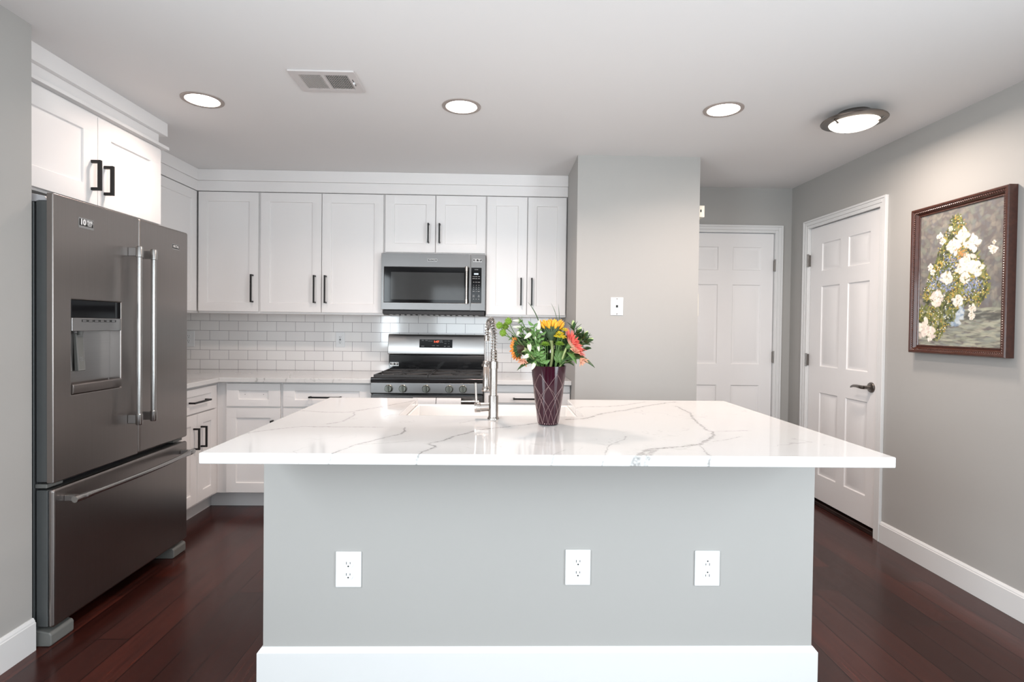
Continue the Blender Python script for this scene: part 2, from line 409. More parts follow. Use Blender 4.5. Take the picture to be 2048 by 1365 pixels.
def lettering(name, txt, size, mapf, u, v, material, parent, d=-.0008, xscale=1., align='CENTER', bold=.02, depth=.0006):
    cu = bpy.data.curves.new(name, 'FONT'); cu.body = txt; cu.size = size; cu.align_x = align; cu.align_y = 'CENTER'
    cu.resolution_u = 3; cu.offset = size * bold
    t = bpy.data.objects.new(name, cu); COL.objects.link(t)
    bpy.context.view_layer.update(); dg = bpy.context.evaluated_depsgraph_get()
    me = bpy.data.meshes.new_from_object(t.evaluated_get(dg)); bpy.data.objects.remove(t)
    mb = MB()
    for layer in (0, 1):
        vv = [mb.bm.verts.new(mapf(u + q.co.x * xscale, v + q.co.y, d + layer * depth * .4)) for q in me.vertices]
        for pl in me.polygons:
            try: mb.bm.faces.new([vv[i] for i in pl.vertices])
            except ValueError: pass
    bpy.data.meshes.remove(me)
    return obj(name, mb, material, parent)

SHAKER = [(.0015, .001), (.003, .009)]
def shaker(name, mapf, u0, u1, v0, v1, parent, frame=.066, t=.02, material='white'):
    mb = MB().panelled(mapf, u0, u1, v0, v1, t, [(u0 + frame, u1 - frame, v0 + min(frame, (v1 - v0) * .3), v1 - min(frame, (v1 - v0) * .3), SHAKER)])
    return obj(name, mb, material, parent, bevel=.0014)
def bar_pull(parent, mapf, u, v0, v1, horizontal=False, stand=.03, w=.011):
    """square black bar pull; the bar runs v0..v1 at u"""
    mb = MB()
    def bx(a0, a1, b0, b1, d0, d1):
        if horizontal: a0, a1, b0, b1 = b0, b1, a0, a1
        p, q = Vector(mapf(a0, b0, d0)), Vector(mapf(a1, b1, d1))
        mb.box(min(p.x, q.x), max(p.x, q.x), min(p.y, q.y), max(p.y, q.y), min(p.z, q.z), max(p.z, q.z))
    bx(u - w / 2, u + w / 2, v0, v1, -stand - w, -stand)
    bx(u - w / 2, u + w / 2, v0, v0 + w, -stand + .0002, 0)
    bx(u - w / 2, u + w / 2, v1 - w, v1, -stand + .0002, 0)
    return obj('handle', mb, 'black', parent, bevel=.0012)

# ------------------------------------------------------------------ room shell
XR = RIGHTX; YB = 4.382; YH = 4.30
struct(box('floor', -2.75, 2.6, REAR - .15, 4.7, -.08, 0, 'floor'), 'dark reddish-brown cherry plank floor', 'floor')
struct(box('ceiling', -2.75, 2.6, REAR - .15, 4.7, ZC, ZC + .1, 'ceiling'), 'flat pale grey painted ceiling', 'ceiling')
struct(box('wall_back', -2.70, .516, YB + .008, 4.55, 0, ZC, 'wall'), 'grey kitchen wall behind the upper cabinets', 'wall')
struct(box('wall_backsplash', -2.557, .5155, YB, YB + .0075, .90, 1.375, 'tile'), 'white subway tile backsplash between counter and upper cabinets', 'backsplash')
struct(box('wall_kitchen_left', -2.70, -2.557, 2.13, YB + .008, 0, ZC, 'wall'), 'kitchen side wall behind the refrigerator', 'wall')
struct(box('wall_partition', .516, 1.328, 3.56, 4.55, 0, ZC, 'wall'), 'grey pier wall at the right end of the kitchen cabinets', 'wall')
mb = MB().box(-1.92, LEFTX, REAR, -.8, 0, ZC).box(-1.92, LEFTX, .6, 2.13, 0, ZC).box(-1.92, LEFTX, -.8, .6, 0, .95).box(-1.92, LEFTX, -.8, .6, 2.05, ZC)
struct(obj('wall_left', mb, 'wall'), 'grey wall at the left edge, in front of the refrigerator', 'wall')
# right wall and hall wall with door openings
D2Y0, D2Y1, DH = 3.280, 4.046, 2.052
mb = MB().box(XR, XR + .12, REAR, -.8, 0, ZC).box(XR, XR + .12, -.8, .9, 2.05, ZC).box(XR, XR + .12, .9, D2Y0 - .012, 0, ZC).box(XR, XR + .12, D2Y1 + .012, YH + .2, 0, ZC).box(XR, XR + .12, D2Y0 - .012, D2Y1 + .012, DH + .012, ZC)
struct(obj('wall_right', mb, 'wall'), 'long grey wall on the right with the closet door and the painting', 'wall')
D1X0, D1X1, DH1 = 1.445, 2.219, 2.060
mb = MB().box(1.328, D1X0 - .012, YH, YH + .12, 0, ZC).box(D1X1 + .012, XR, YH, YH + .12, 0, ZC).box(D1X0 - .012, D1X1 + .012, YH, YH + .12, DH1 + .012, ZC)
struct(obj('wall_hall', mb, 'wall'), 'shadowed grey wall around the far door', 'wall')
struct(box('wall_closet_back', XR + .125, XR + .20, 3.0, 4.3, 0, ZC, 'dark'), 'dark closet interior behind the right door', 'wall')
# rear wall (behind the camera) with windows
mb = MB(); xs = [LEFTX] + [v for w_ in WINDOWS for v in w_[:2]] + [XR]
for i in range(0, len(xs), 2): mb.box(xs[i], xs[i + 1], REAR - .15, REAR, 0, ZC)
for a, b, c, d in WINDOWS: mb.box(a, b, REAR - .15, REAR, 0, c); mb.box(a, b, REAR - .15, REAR, d, ZC)
struct(obj('wall_rear', mb, 'wall'), 'grey wall with windows behind the viewer', 'wall')
for i, (a, b, c, d) in enumerate(WINDOWS):
    mb = MB(); y0, y1 = REAR - .12, REAR - .06
    for q in ((a + .001, a + .05, c + .001, d - .001), (b - .05, b - .001, c + .001, d - .001), (a + .05, b - .05, c + .001, c + .05), (a + .05, b - .05, d - .05, d - .001), ((a + b) / 2 - .02, (a + b) / 2 + .02, c + .05, d - .05)):
        mb.box(q[0], q[1], y0, y1, q[2], q[3])
    struct(obj('window_%d' % (i + 1), mb, 'trim', bevel=.002), 'white framed window behind the viewer', 'window')

mb = MB()
for q in ((-.799, -.74, .001, 2.049), (.84, .899, .001, 2.049), (.02, .08, .06, 1.99), (-.74, .84, .001, .06), (-.74, .84, 1.99, 2.049)):
    mb.box(XR + .04, XR + .09, q[0], q[1], q[2], q[3])
struct(obj('door_added', mb, 'trim', bevel=.002), 'unseen white framed patio door, added for the fill light from the right', 'door')  # out-of-view door, added as an opening for the right fill light
mb = MB()
for q in ((-.799, -.75, .951, 2.049), (.55, .599, .951, 2.049), (-.75, .55, .951, 1.0), (-.75, .55, 2.0, 2.049), (-.75, .55, 1.48, 1.52)):
    mb.box(LEFTX - .09, LEFTX - .04, q[0], q[1], q[2], q[3])
struct(obj('window_3', mb, 'trim', bevel=.002), 'unseen white framed side window, added for the fill light from the left', 'window')  # out-of-view window, made up to go with the left fill light
def baseboard(name, mapf, u0, u1, label, h=.127, t=.015):
    """profiled board; mapf(u, z, d) with d = distance out of the wall"""
    prof = [(0, 0), (t, 0), (t, h - .018), (t - .003, h - .016), (t - .004, h - .010), (t - .009, h - .002), (t - .011, h), (0, h)]
    mb = MB(); A = [mb.bm.verts.new(mapf(u0, z, d)) for d, z in prof]; B = [mb.bm.verts.new(mapf(u1, z, d)) for d, z in prof]
    for i in range(len(prof)): mb.bm.faces.new((A[i], A[(i + 1) % len(prof)], B[(i + 1) % len(prof)], B[i]))
    mb.bm.faces.new(A); mb.bm.faces.new(B[::-1])
    return struct(obj(name, mb, 'trim'), label, 'baseboard')
baseboard('baseboard_left', lambda u, z, d: (LEFTX + .0002 + d, u, z), REAR, 2.13, 'white baseboard along the left wall')
baseboard('baseboard_right', lambda u, z, d: (XR - .0002 - d, u, z), .9, D2Y0 - .062, 'white baseboard along the right wall below the painting')
baseboard('baseboard_partition', lambda u, z, d: (u, 3.5598 - d, z), .53, 1.328, 'white baseboard of the pier wall')

# door casings (trim) and six-panel doors
def casing(name, mapf, u0, u1, h, label, w=.06):
    mb = MB()
    # stepped profile: the outer band proud, the inner band thinner
    for (a, b, d) in ((0, .022, .011), (.022, .046, .015), (.046, w, .019)):
        for side in (-1, 1):
            e = u0 if side < 0 else u1
            p, q = (e - b, e - a) if side < 0 else (e + a, e + b)
            A, B = Vector(mapf(p, 0, -.0002)), Vector(mapf(q, h + b, -d))
            mb.box(min(A.x, B.x), max(A.x, B.x), min(A.y, B.y), max(A.y, B.y), A.z, B.z)
        A, B = Vector(mapf(u0 - a, h + a, -.0002)), Vector(mapf(u1 + a, h + b, -d))
        mb.box(min(A.x, B.x), max(A.x, B.x), min(A.y, B.y), max(A.y, B.y), A.z, B.z)
    # jamb lining inside the opening
    for p, q in ((u0 - .0095, u0 - .0005), (u1 + .0005, u1 + .0095)):
        A, B = Vector(mapf(p, 0, 0)), Vector(mapf(q, h + .009, .11))
        mb.box(min(A.x, B.x), max(A.x, B.x), min(A.y, B.y), max(A.y, B.y), A.z, B.z)
    A, B = Vector(mapf(u0, h + .001, 0)), Vector(mapf(u1, h + .009, .11))
    mb.box(min(A.x, B.x), max(A.x, B.x), min(A.y, B.y), max(A.y, B.y), A.z, B.z)
    return struct(obj(name, mb, 'trim', bevel=.002), label, 'door casing')
RAISED = [(.006, .007), (.012, .008), (.034, .0015)]
def six_panel(name, mapf, u0, u1, v0, v1, pu, pv, label):
    pans = [(a, b, c, d, RAISED) for a, b in pu for c, d in pv]
    o = obj(name, MB().panelled(mapf, u0, u1, v0, v1, .035, pans), 'door', bevel=.0015)
    return struct(o, label, 'door')
casing('trim_1', FRONT(YH), D1X0, D1X1, DH1, 'white casing around the far hall door')
d1 = six_panel('door_1', FRONT(YH + .012), D1X0 + .003, D1X1 - .003, .012, DH1 - .003,
               [(1.545, 1.768), (1.885, 2.115)], [(.22, .835), (1.005, 1.645), (1.76, 1.948)], 'white six-panel door at the end of the hall')
casing('trim_2', LEFT(XR), D2Y0, D2Y1, DH, 'white casing around the closet door on the right wall')
d2 = six_panel('door_2', LEFT(XR + .012), D2Y0 + .003, D2Y1 - .003, .045, DH - .003,
               [(3.392, 3.606), (3.694, 3.903)], [(.226, .830), (1.022, 1.608), (1.718, 1.922)], 'white six-panel closet door with a lever handle on the right wall')
struct(box('trim_3', XR + .002, XR + .09, D2Y0 + .001, D2Y1 - .001, 0.0005, .028, 'thresh', bevel=.003), 'dark wood threshold under the closet door', 'threshold')

def hinge(parent, mapf, u, v, pin_d=-.022):
    mb = MB(); A = Vector(mapf(u, v - .045, pin_d)); B = Vector(mapf(u, v + .045, pin_d))
    mb.cyl(A, B, .0065, n=14)
    for k in (-.047, .045): mb.cyl(mapf(u, v + k, pin_d), mapf(u, v + k + .004, pin_d), .0075, n=14)
    a, b = Vector(mapf(u - .014, v - .043, -.0005)), Vector(mapf(u + .014, v + .043, pin_d + .004))
    c, d = Vector(mapf(u - .003, v - .043, -.001)), Vector(mapf(u + .003, v + .043, pin_d))
    mb.box(min(c.x, d.x), max(c.x, d.x), min(c.y, d.y), max(c.y, d.y), c.z, d.z)
    return obj('hinge', mb, 'pewter', parent, smooth=True)
for z in (1.80, 1.065, .22): hinge(d1, FRONT(YH + .012), D1X1 - .002, z)
for z in (1.81, 1.062, .22): hinge(d2, LEFT(XR + .012), D2Y1 - .002, z)
# lever handle on the closet door
FX = XR + .012; hy, hz = 3.352, .928
mb = MB().lathe([(.033, 0), (.033, .004), (.030, .009), (.022, .011), (.013, .013), (.0115, .02), (.0115, .052)], (FX, hy, hz), (-1, 0, 0), 32)
mb.tube([(FX - .048, hy, hz), (FX - .056, hy + .012, hz), (FX - .058, hy + .03, hz + .001), (FX - .058, hy + .06, hz + .003), (FX - .056, hy + .09, hz + .001), (FX - .052, hy + .115, hz - .006), (FX - .049, hy + .128, hz - .012)],
        [.0115, .0115, .011, .0095, .0085, .007, .004], 14)
obj('door_handle', mb, 'pewter', d2, smooth=True)
box('latch_plate', FX - .0015, FX - .0001, 3.284, 3.291, .885, .975, 'pewter', d2)

# ------------------------------------------------------------------ upper cabinets
YC = 4.056; ZU0, ZU1 = 1.374, 2.256
def upper(x0, x1, z0, doors, handles, label, hz=(1.442, 1.648)):
    t = thing('upper_cabinet', ((x0 + x1) / 2, YB - .16, z0 - .014), label, 'cabinet', 'white wall cabinets')
    box('body', x0 + .0006, x1 - .0006, YC + .0205, YB - .002, z0 - .014, 2.2615, 'white', t, bevel=.001)
    for (a, b), h in zip(doors, handles):
        d = shaker('door', FRONT(YC), a, b, z0, ZU1, t)
        if h is not None: bar_pull(d, FRONT(YC), h, *hz)
    return t
upper(-2.2260, -1.772, ZU0, [(-2.220, -1.781)], [-1.819], 'white single-door upper cabinet in the corner beside the refrigerator')
upper(-1.772, -.853, ZU0, [(-1.764, -1.317), (-1.312, -.860)], [-1.360, -1.280], 'wide white two-door upper cabinet left of the microwave')
upper(-.853, -.092, 1.831, [(-.845, -.475), (-.468, -.100)], [-.5225, -.440], 'short white two-door upper cabinet above the microwave', (1.900, 2.045))
upper(-.092, .514, ZU0, [(-.086, .212), (.219, .506)], [.171, .251], 'narrow white two-door upper cabinet right of the microwave', (1.445, 1.650))
# left run above the counter, facing +X
XL = -2.227
t = thing('upper_cabinet', (-2.39, 3.6, 1.36), 'white upper cabinet on the side wall between refrigerator and corner', 'cabinet', 'white wall cabinets')
box('body', -2.555, XL - .0205, 3.122, YB - .002, 1.360, 2.2615, 'white', t, bevel=.001)
for a, b in ((3.13, 3.545), (3.55, 4.050)): shaker('door', RIGHT(XL), a, b, ZU0, ZU1, t)
# above the refrigerator
XF = -1.90
t = thing('fridge_top_cabinet', (-2.2, 2.62, 1.825), 'white two-door cabinet above the refrigerator', 'cabinet', 'white wall cabinets')
box('body', -2.555, XF - .0205, 2.135, 3.100, 1.825, 2.267, 'white', t, bevel=.001)
dl = shaker('door', RIGHT(XF), 2.138, 2.6105, 1.835, 2.253, t, frame=.085)
dr = shaker('door', RIGHT(XF), 2.6145, 3.092, 1.835, 2.253, t, frame=.085)
bar_pull(dl, RIGHT(XF), 2.574, 1.897, 2.038, w=.014); bar_pull(dr, RIGHT(XF), 2.656, 1.893, 2.034, w=.014)
# side panel that carries it, right of the refrigerator
tag(box('refrigerator_side_panel', -2.555, -1.921, 3.101, 3.119, .0, 2.267, 'white', bevel=.001), 'tall white panel between refrigerator and corner cabinets', 'panel')
# crowns
mb = MB()
for (z0, z1, o) in ((2.2625, 2.337, .002), (2.3375, 2.4195, .012)):
    xo, yo = XL + o, YC - o
    mb.prism([(-2.555, 3.157), (xo, 3.157), (xo, yo), (.5155, yo), (.5155, YB - .002), (-2.555, YB - .002)], z0, z1, 'z')
struct(obj('trim_4', mb, 'white', bevel=.0015), 'white two-step crown above the back wall cabinets', 'crown moulding')
mb = MB().box(-2.555, -1.920, 2.135, 3.104, 2.2855, 2.345).box(-2.555, -1.889, 2.135, 3.150, 2.2685, 2.285).box(-2.555, -1.897, 2.135, 3.148, 2.3455, 2.4195)
struct(obj('trim_5', mb, 'white', bevel=.0015), 'white stepped crown above the refrigerator cabinet', 'crown moulding')

# ------------------------------------------------------------------ base cabinets
YF = 3.75
def base_root(x0, x1, label):
    t = thing('base_cabinet', ((x0 + x1) / 2, 4.05, 0), label, 'cabinet', 'white base cabinets')
    box('body', x0 + .0006, x1 - .0006, YF + .0205, YB - .002, .11, .8835, 'white', t, bevel=.001)
    box('toe_kick', x0 + .001 - (.074 if x0 < -1.9 else 0), x1 - .001, YF + .085, YF + .10, .0, .1095, 'kick', t)
    return t
t = base_root(-1.93, -1.482, 'white base cabinet in the corner, its drawer without a handle')
d = shaker('drawer', FRONT(YF), -1.858, -1.492, .714, .872, t, frame=.08)
for x in (-1.735, -1.609): obj('screw_hole', MB().lathe([(.0022, 0), (.0022, .0006)], (x, YF + .0088, .796), (0, -1, 0), 10), 'slot', d)
d = shaker('door', FRONT(YF), -1.858, -1.492, .118, .702, t)
bar_pull(d, FRONT(YF), -1.540, .480, .622)
t = base_root(-1.482, -.862, 'white base cabinet between the corner and the gas range')
d = shaker('drawer', FRONT(YF), -1.473, -.868, .714, .872, t, frame=.08)
bar_pull(d, FRONT(YF), .784, -1.288, -1.072, horizontal=True)
for a, b, h in ((-1.473, -1.173, -1.21), (-1.168, -.868, -1.13)):
    d = shaker('door', FRONT(YF), a, b, .118, .702, t); bar_pull(d, FRONT(YF), h, .480, .622)
t = base_root(-.092, .5155, 'white base cabinet right of the range behind the vase')
box('rail_panel', -.086, .509, YF + .002, YF + .020, .829, .874, 'white', t, bevel=.0014)
d = shaker('drawer', FRONT(YF), -.086, .509, .56, .822, t, frame=.066)
bar_pull(d, FRONT(YF), .786, .113, .330, horizontal=True)
shaker('drawer', FRONT(YF), -.086, .509, .118, .552, t)
# left run
XB = -1.91
t = thing('base_cabinet', (-2.2, 3.48, 0), 'white base cabinet on the left between refrigerator and corner', 'cabinet', 'white base cabinets')
box('body', -2.555, XB - .0205, 3.122, YB - .002, .11, .8835, 'white', t, bevel=.001)
box('toe_kick', -2.02, -2.005, 3.123, 3.85, 0, .1095, 'kick', t)
box('filler', XB - .0202, XB - .002, 3.122, 3.244, .118, .872, 'white', t, bevel=.001)
d = shaker('drawer', RIGHT(XB), 3.250, 3.722, .711, .866, t, frame=.07)
bar_pull(d, RIGHT(XB), .784, 3.387, 3.584, horizontal=True)
d = shaker('door', RIGHT(XB), 3.250, 3.484, .130, .702, t); bar_pull(d, RIGHT(XB), 3.443, .482, .619)
d = shaker('door', RIGHT(XB), 3.488, 3.722, .130, .702, t); bar_pull(d, RIGHT(XB), 3.529, .482, .619)
# perimeter worktops
tag(obj('kitchen_countertop', MB().prism([(-2.555, 3.1225), (-1.882, 3.1225), (-1.882, 3.712), (-.8625, 3.712), (-.8625, YB - .001), (-2.555, YB - .001)], .884, .914, 'z'), 'quartz2', bevel=.003),
    'L-shaped veined white worktop on the back and left cabinets', 'countertop')
tag(box('kitchen_countertop', -.0915, .5150, 3.712, YB - .001, .884, .914, 'quartz2', bevel=.003), 'short piece of white worktop right of the gas range', 'countertop')

# ------------------------------------------------------------------ refrigerator
t = thing('refrigerator', (-2.12, 2.61, 0), 'dark stainless french-door refrigerator with ice and water dispenser', 'refrigerator')
FXX = -1.737; N, Fa = 2.152, 3.072; SM = 2.6555
box('body', -2.53, -1.815, N + .004, Fa - .004, .03, 1.752, 'fridge_side', t, bevel=.004)
box('gasket', -1.8148, -1.8055, N + .012, Fa - .012, .075, 1.742, 'gasket', t)
# left door with the dispenser recess
dy0, dy1, dz0, dz1 = 2.2425, 2.5355, .983, 1.3765
mb = MB().panelled(RIGHT(FXX), N, SM - .003, .646, 1.786, .024, [(dy0, dy1, dz0, dz1, [(.0025, .004), (.003, .056)])], back=False)
fl = obj('left_door', mb, 'steel_dark', t, bevel=.0115, seg=8, flat=True)
fr = obj('right_door', MB().panelled(RIGHT(FXX), SM + .003, Fa, .646, 1.786, .024, []), 'steel_dark', t, bevel=.0115, seg=8, flat=True)
fd = obj('freezer_drawer', MB().panelled(RIGHT(FXX), N, Fa, .072, .622, .024, []), 'steel_dark', t, bevel=.0115, seg=8, flat=True)
fl.modifiers[0].limit_method = fr.modifiers[0].limit_method = 'ANGLE'
box('door_liner', FXX - .068, FXX - .0245, N + .003, 2.237, .650, 1.756, 'fridge_side', fl, bevel=.003)
box('door_liner', FXX - .068, FXX - .0245, SM + .005, Fa - .003, .650, 1.756, 'fridge_side', fr, bevel=.003)
box('drawer_liner', FXX - .068, FXX - .0245, N + .003, Fa - .003, .076, .618, 'fridge_side', fd, bevel=.003)
for o_ in (fl, fr, fd): o_.data.materials[0] = M['steel_dark']
# grey hinge cap on top and hinge between doors
obj('hinge_cover', MB().prism([(-1.93, 1.7525), (-1.93, 1.786), (-1.83, 1.786), (-1.775, 1.775), (-1.765, 1.757), (-1.80, 1.757), (-1.80, 1.7525)], N + .006, N + .10, 'y'), 'hinge_cover', t, bevel=.003)
for a, b in ((N + .004, N + .085), (Fa - .085, Fa - .004)): obj('centre_hinge', MB().box(-1.812, -1.765, a, b, .6255, .642), 'plastic_grey', t, bevel=.003)
for a, b in ((N - .002, N + .115), (Fa - .115, Fa)):
    mb = MB().prism([(-1.90, 0), (-1.752, 0), (-1.744, .006), (-1.744, .045), (-1.752, .055), (-1.79, .062), (-1.90, .066)], a, b, 'y')
    obj('foot', mb, 'plastic_grey', t, bevel=.005)
# vertical handles
for dr_, y, in ((fl, 2.586), (fr, 2.692)):
    mb = MB(); X = -1.688; z0, z1 = .800, 1.642
    mb.cyl((X, y, z0 + .04), (X, y, z1 - .04), .0115, n=24)
    for a, b in ((z0, z0 + .052), (z1 - .052, z1)):
        mb.lathe([(.0125, 0), (.015, .002), (.015, .046), (.0125, .052)] if a > 1 else [(.0125, 0), (.015, .004), (.015, .050), (.0125, .052)], (X, y, a), (0, 0, 1), 24)
    h = obj('handle', mb, 'steel_bright', dr_, smooth=True)
    for a in (z0 + .006, z1 - .046): obj('handle_bracket', MB().box(FXX + .0003, X - .008, y - .007, y + .007, a, a + .040), 'steel', h, bevel=.002)
# bowed drawer handle
pts = []
for k in range(17):
    s = k / 16; pts.append((-1.683 + .022 * math.sin(PI * s), 2.20 + .825 * s, .572))
mb = MB().tube(pts, [.0135] * 2 + [.0105] * 13 + [.0135] * 2, 16)
mb.lathe([(.0135, 0), (.0145, .01), (.0145, .05), (.012, .055)], (-1.684, 2.19, .572), (.08, 1, 0), 20).lathe([(.0135, 0), (.0145, .01), (.0145, .05), (.012, .055)], (-1.684, 3.035, .572), (.08, -1, 0), 20)
h = obj('handle', mb, 'steel_bright', fd, smooth=True)
for a in (2.205, 3.00): obj('handle_bracket', MB().box(FXX + .0003, -1.692, a, a + .02, .560, .584), 'steel', h, bevel=.002)
# dispenser: screen, button strip, recess with paddles, tray
R = RIGHT(FXX)
sc = box('dispenser_screen', FXX - .054, FXX - .0012, dy0 + .003, dy1 - .003, 1.3005, dz1 - .003, 'glass_black', fl, bevel=.001)
st = box('dispenser_button_strip', FXX - .054, FXX + .0012, dy0 + .003, dy1 - .003, 1.245, 1.3000, 'steel', fl, bevel=.002)
mb = MB()
def rect_outline(mb, mapf, u0, u1, v0, v1, w, d0=-.0018, d1=-.0003):
    for a, b, c, d in ((u0, u1, v0, v0 + w), (u0, u1, v1 - w, v1), (u0, u0 + w, v0 + w, v1 - w), (u1 - w, u1, v0 + w, v1 - w)):
        p, q = Vector(mapf(a, c, d0)), Vector(mapf(b, d, d1))
        mb.box(min(p.x, q.x), max(p.x, q.x), min(p.y, q.y), max(p.y, q.y), min(p.z, q.z), max(p.z, q.z))
for k in range(6): rect_outline(mb, RIGHT(FXX + .0012), 2.298 + k * .034, 2.326 + k * .034, 1.283, 1.293, .0012)
obj('button_outline', mb, 'slot', st)
for yy, lab in ((2.262, 0), (2.335, 1)):
    mb = MB().prism([(FXX - .046, 1.075), (FXX - .028, 1.075), (FXX - .040, 1.235), (FXX - .052, 1.235)], yy - .017, yy + .024, 'y')
    pd = obj('dispenser_paddle', mb, 'plastic_grey', fl, bevel=.003)
    mb = MB()
    fx = lambda u, v, d: (FXX - .028 - (v - 1.075) * .075 - d, u, v)
    for a, b in ((yy - .013, yy - .012), (yy + .019, yy + .020)):
        mb.bm.faces.new([mb.bm.verts.new(fx(u, v, -.0008)) for u, v in ((a, 1.08), (b, 1.08), (b, 1.225), (a, 1.225))])
    for vv in (1.08, 1.224):
        mb.bm.faces.new([mb.bm.verts.new(fx(u, v, -.0008)) for u, v in ((yy - .013, vv), (yy + .020, vv), (yy + .020, vv + .001), (yy - .013, vv + .001))])
    for j in range(3):
        mb.tube([fx(yy - .008 + .004 * q, 1.118 + j * .007 + .0015 * math.sin(q * 1.9), -.0012) for q in range(6)], .0008, 5)
    obj('paddle_mark', mb, 'print_grey', pd)
mb = MB().cyl((FXX - .030, 2.33, 1.2445), (FXX - .030, 2.33, 1.228), .012, .009, 16)
obj('nozzle', mb, 'plastic_grey', fl, smooth=True)
mb = MB().prism([(FXX - .0555, .9865), (FXX + .003, .9865), (FXX + .006, .992), (FXX + .006, 1.022), (FXX + .001, 1.027), (FXX - .052, 1.013)], dy0 + .004, dy1 - .004, 'y')
obj('drip_tray', mb, 'steel_dark', fl, bevel=.002)
obj('recess_liner', MB().prism([(FXX - .0555, 1.0275), (FXX - .050, 1.0275), (FXX - .050, 1.2440), (FXX - .0555, 1.2440)], 2.305, dy1 - .0033, 'y'), 'steel', fl)
def badge(parent, mapf, u0, u1, v0, v1, kind, mirror=False):
    """small framed plate with lettering"""
    def bx(a, b, c, d, d0, d1):
        p, q = Vector(mapf(a, c, d0)), Vector(mapf(b, d, d1))
        return MB().box(min(p.x, q.x), max(p.x, q.x), min(p.y, q.y), max(p.y, q.y), min(p.z, q.z), max(p.z, q.z))
    rim = obj('badge', bx(u0, u1, v0, v1, -.0015, -.0001), 'steel_bright', parent, bevel=.0003)
    w_, h_ = u1 - u0, v1 - v0
    obj('badge_field', bx(u0 + w_ * .04, u1 - w_ * .04, v0 + h_ * (.24 if kind == '10' else .16), v1 - h_ * .12, -.0019, -.0014), 'slot', rim)
    if kind == '10':
        lettering('badge_lettering', '10', h_ * .70, mapf, u0 + w_ * .27, v0 + h_ * .57, 'print', rim, d=-.0024, xscale=1.05, bold=.06)
        lettering('badge_lettering', 'YEAR', h_ * .34, mapf, u0 + w_ * .71, v0 + h_ * .71, 'print', rim, d=-.0024, xscale=.95, bold=.05)
        lettering('badge_lettering', 'LIMITED', h_ * .17, mapf, u0 + w_ * .71, v0 + h_ * .50, 'print', rim, d=-.0024, xscale=1.0)
        lettering('badge_lettering', 'PARTS', h_ * .17, mapf, u0 + w_ * .71, v0 + h_ * .35, 'print', rim, d=-.0024, xscale=1.0)
    else:
        lettering('badge_lettering', kind, h_ * .66, mapf, (u0 + u1) / 2, (v0 + v1) / 2 + h_ * .03, 'print', rim, d=-.0024, xscale=w_ / h_ / 3.5)
    return rim
badge(fl, RIGHT(FXX), 2.280, 2.362, 1.674, 1.718, '10')
badge(fr, RIGHT(FXX), 2.922, 2.986, 1.677, 1.707, 'MAYTAG')

# ------------------------------------------------------------------ microwave
YM = 3.985
t = thing('microwave', (-.476, 4.18, 1.36), 'stainless over-the-range microwave with black window and keypad', 'microwave')
box('body', -.8515, -.0945, YM + .0205, YB - .001, 1.3985, 1.8155, 'steel', t, bevel=.002)
box('underside', -.845, -.10, YM + .012, YB - .002, 1.364, 1.398, 'gasket', t, bevel=.005)
mb = MB().panelled(FRONT(YM), -.8575, -.2045, 1.400, 1.814, .02, [(-.838, -.214, 1.452, 1.716, [(.002, .003)])])
dm = obj('door', mb, 'steel_mid', t, bevel=.002)
box('window_frame', -.8355, -.2165, YM + .0008, YM + .0028, 1.4545, 1.7135, 'glass_black', dm, bevel=.0006)
box('window_glass', -.786, -.250, YM - .0002, YM + .0007, 1.475, 1.676, 'glass_window', dm)
mb = MB().cyl((-.2305, YM - .034, 1.462), (-.2305, YM - .034, 1.708), .0085, n=20)
for z in (1.447, 1.686): mb.cyl((-.2305, YM - .034, z), (-.2305, YM - .034, z + .034), .0115, n=20)
mb.box(-.2365, -.2245, YM - .030, YM + .0008, 1.458, 1.474).box(-.2365, -.2245, YM - .030, YM + .0008, 1.694, 1.710)
obj('handle', mb, 'nickel', dm, smooth=True)
badge(dm, FRONT(YM), -.518, -.450, 1.757, 1.776, 'MAYTAG')
mb = MB().panelled(FRONT(YM), -.2015, -.0965, 1.400, 1.814, .02, [(-.199, -.123, 1.454, 1.715, [(.002, .002)])])
cp = obj('control_panel', mb, 'steel_mid', t, bevel=.002)
kp = box('keypad', -.1965, -.1255, YM + .0002, YM + .0019, 1.457, 1.7125, 'glass_black', cp, bevel=.0006)
box('display', -.178, -.146, YM - .0002, YM + .0001, 1.664, 1.675, 'lcd', kp)
lettering('keypad_lettering', 'POPCORN', .0055, FRONT(YM), -.161, 1.701, 'print', kp, d=-.0002)
rows = [('CLOCK', 'MENU', 'TIMER', 1.650), ('POWER', 'BAKE', 'HOLD', 1.635), ('VEG', 'MELT', 'WARM', 1.609), ('1', '2', '3', 1.586), ('4', '5', '6', 1.571), ('7', '8', '9', 1.557), ('STOP', '0', 'START', 1.541), ('LIGHT', '', 'FAN', 1.512), ('LOCK', '', 'TURN', 1.502), ('OFF', 'HI', 'ON', 1.484)]
for a, b, c, z in rows:
    for tx, u in ((a, -.180), (b, -.161), (c, -.142)):
        if tx: lettering('keypad_lettering', tx, .0075 if len(tx) < 2 else .0052, FRONT(YM), u, z, 'print', kp, d=-.0002)
badge(cp, FRONT(YM), -.186, -.121, 1.757, 1.780, '10')
mb = MB()
for k in range(16): mb.box(-.80 + k * .042, -.775 + k * .042, YM + .03, YM + .16, 1.3615, 1.3638)
obj('grease_filter', mb, 'pewter', t)

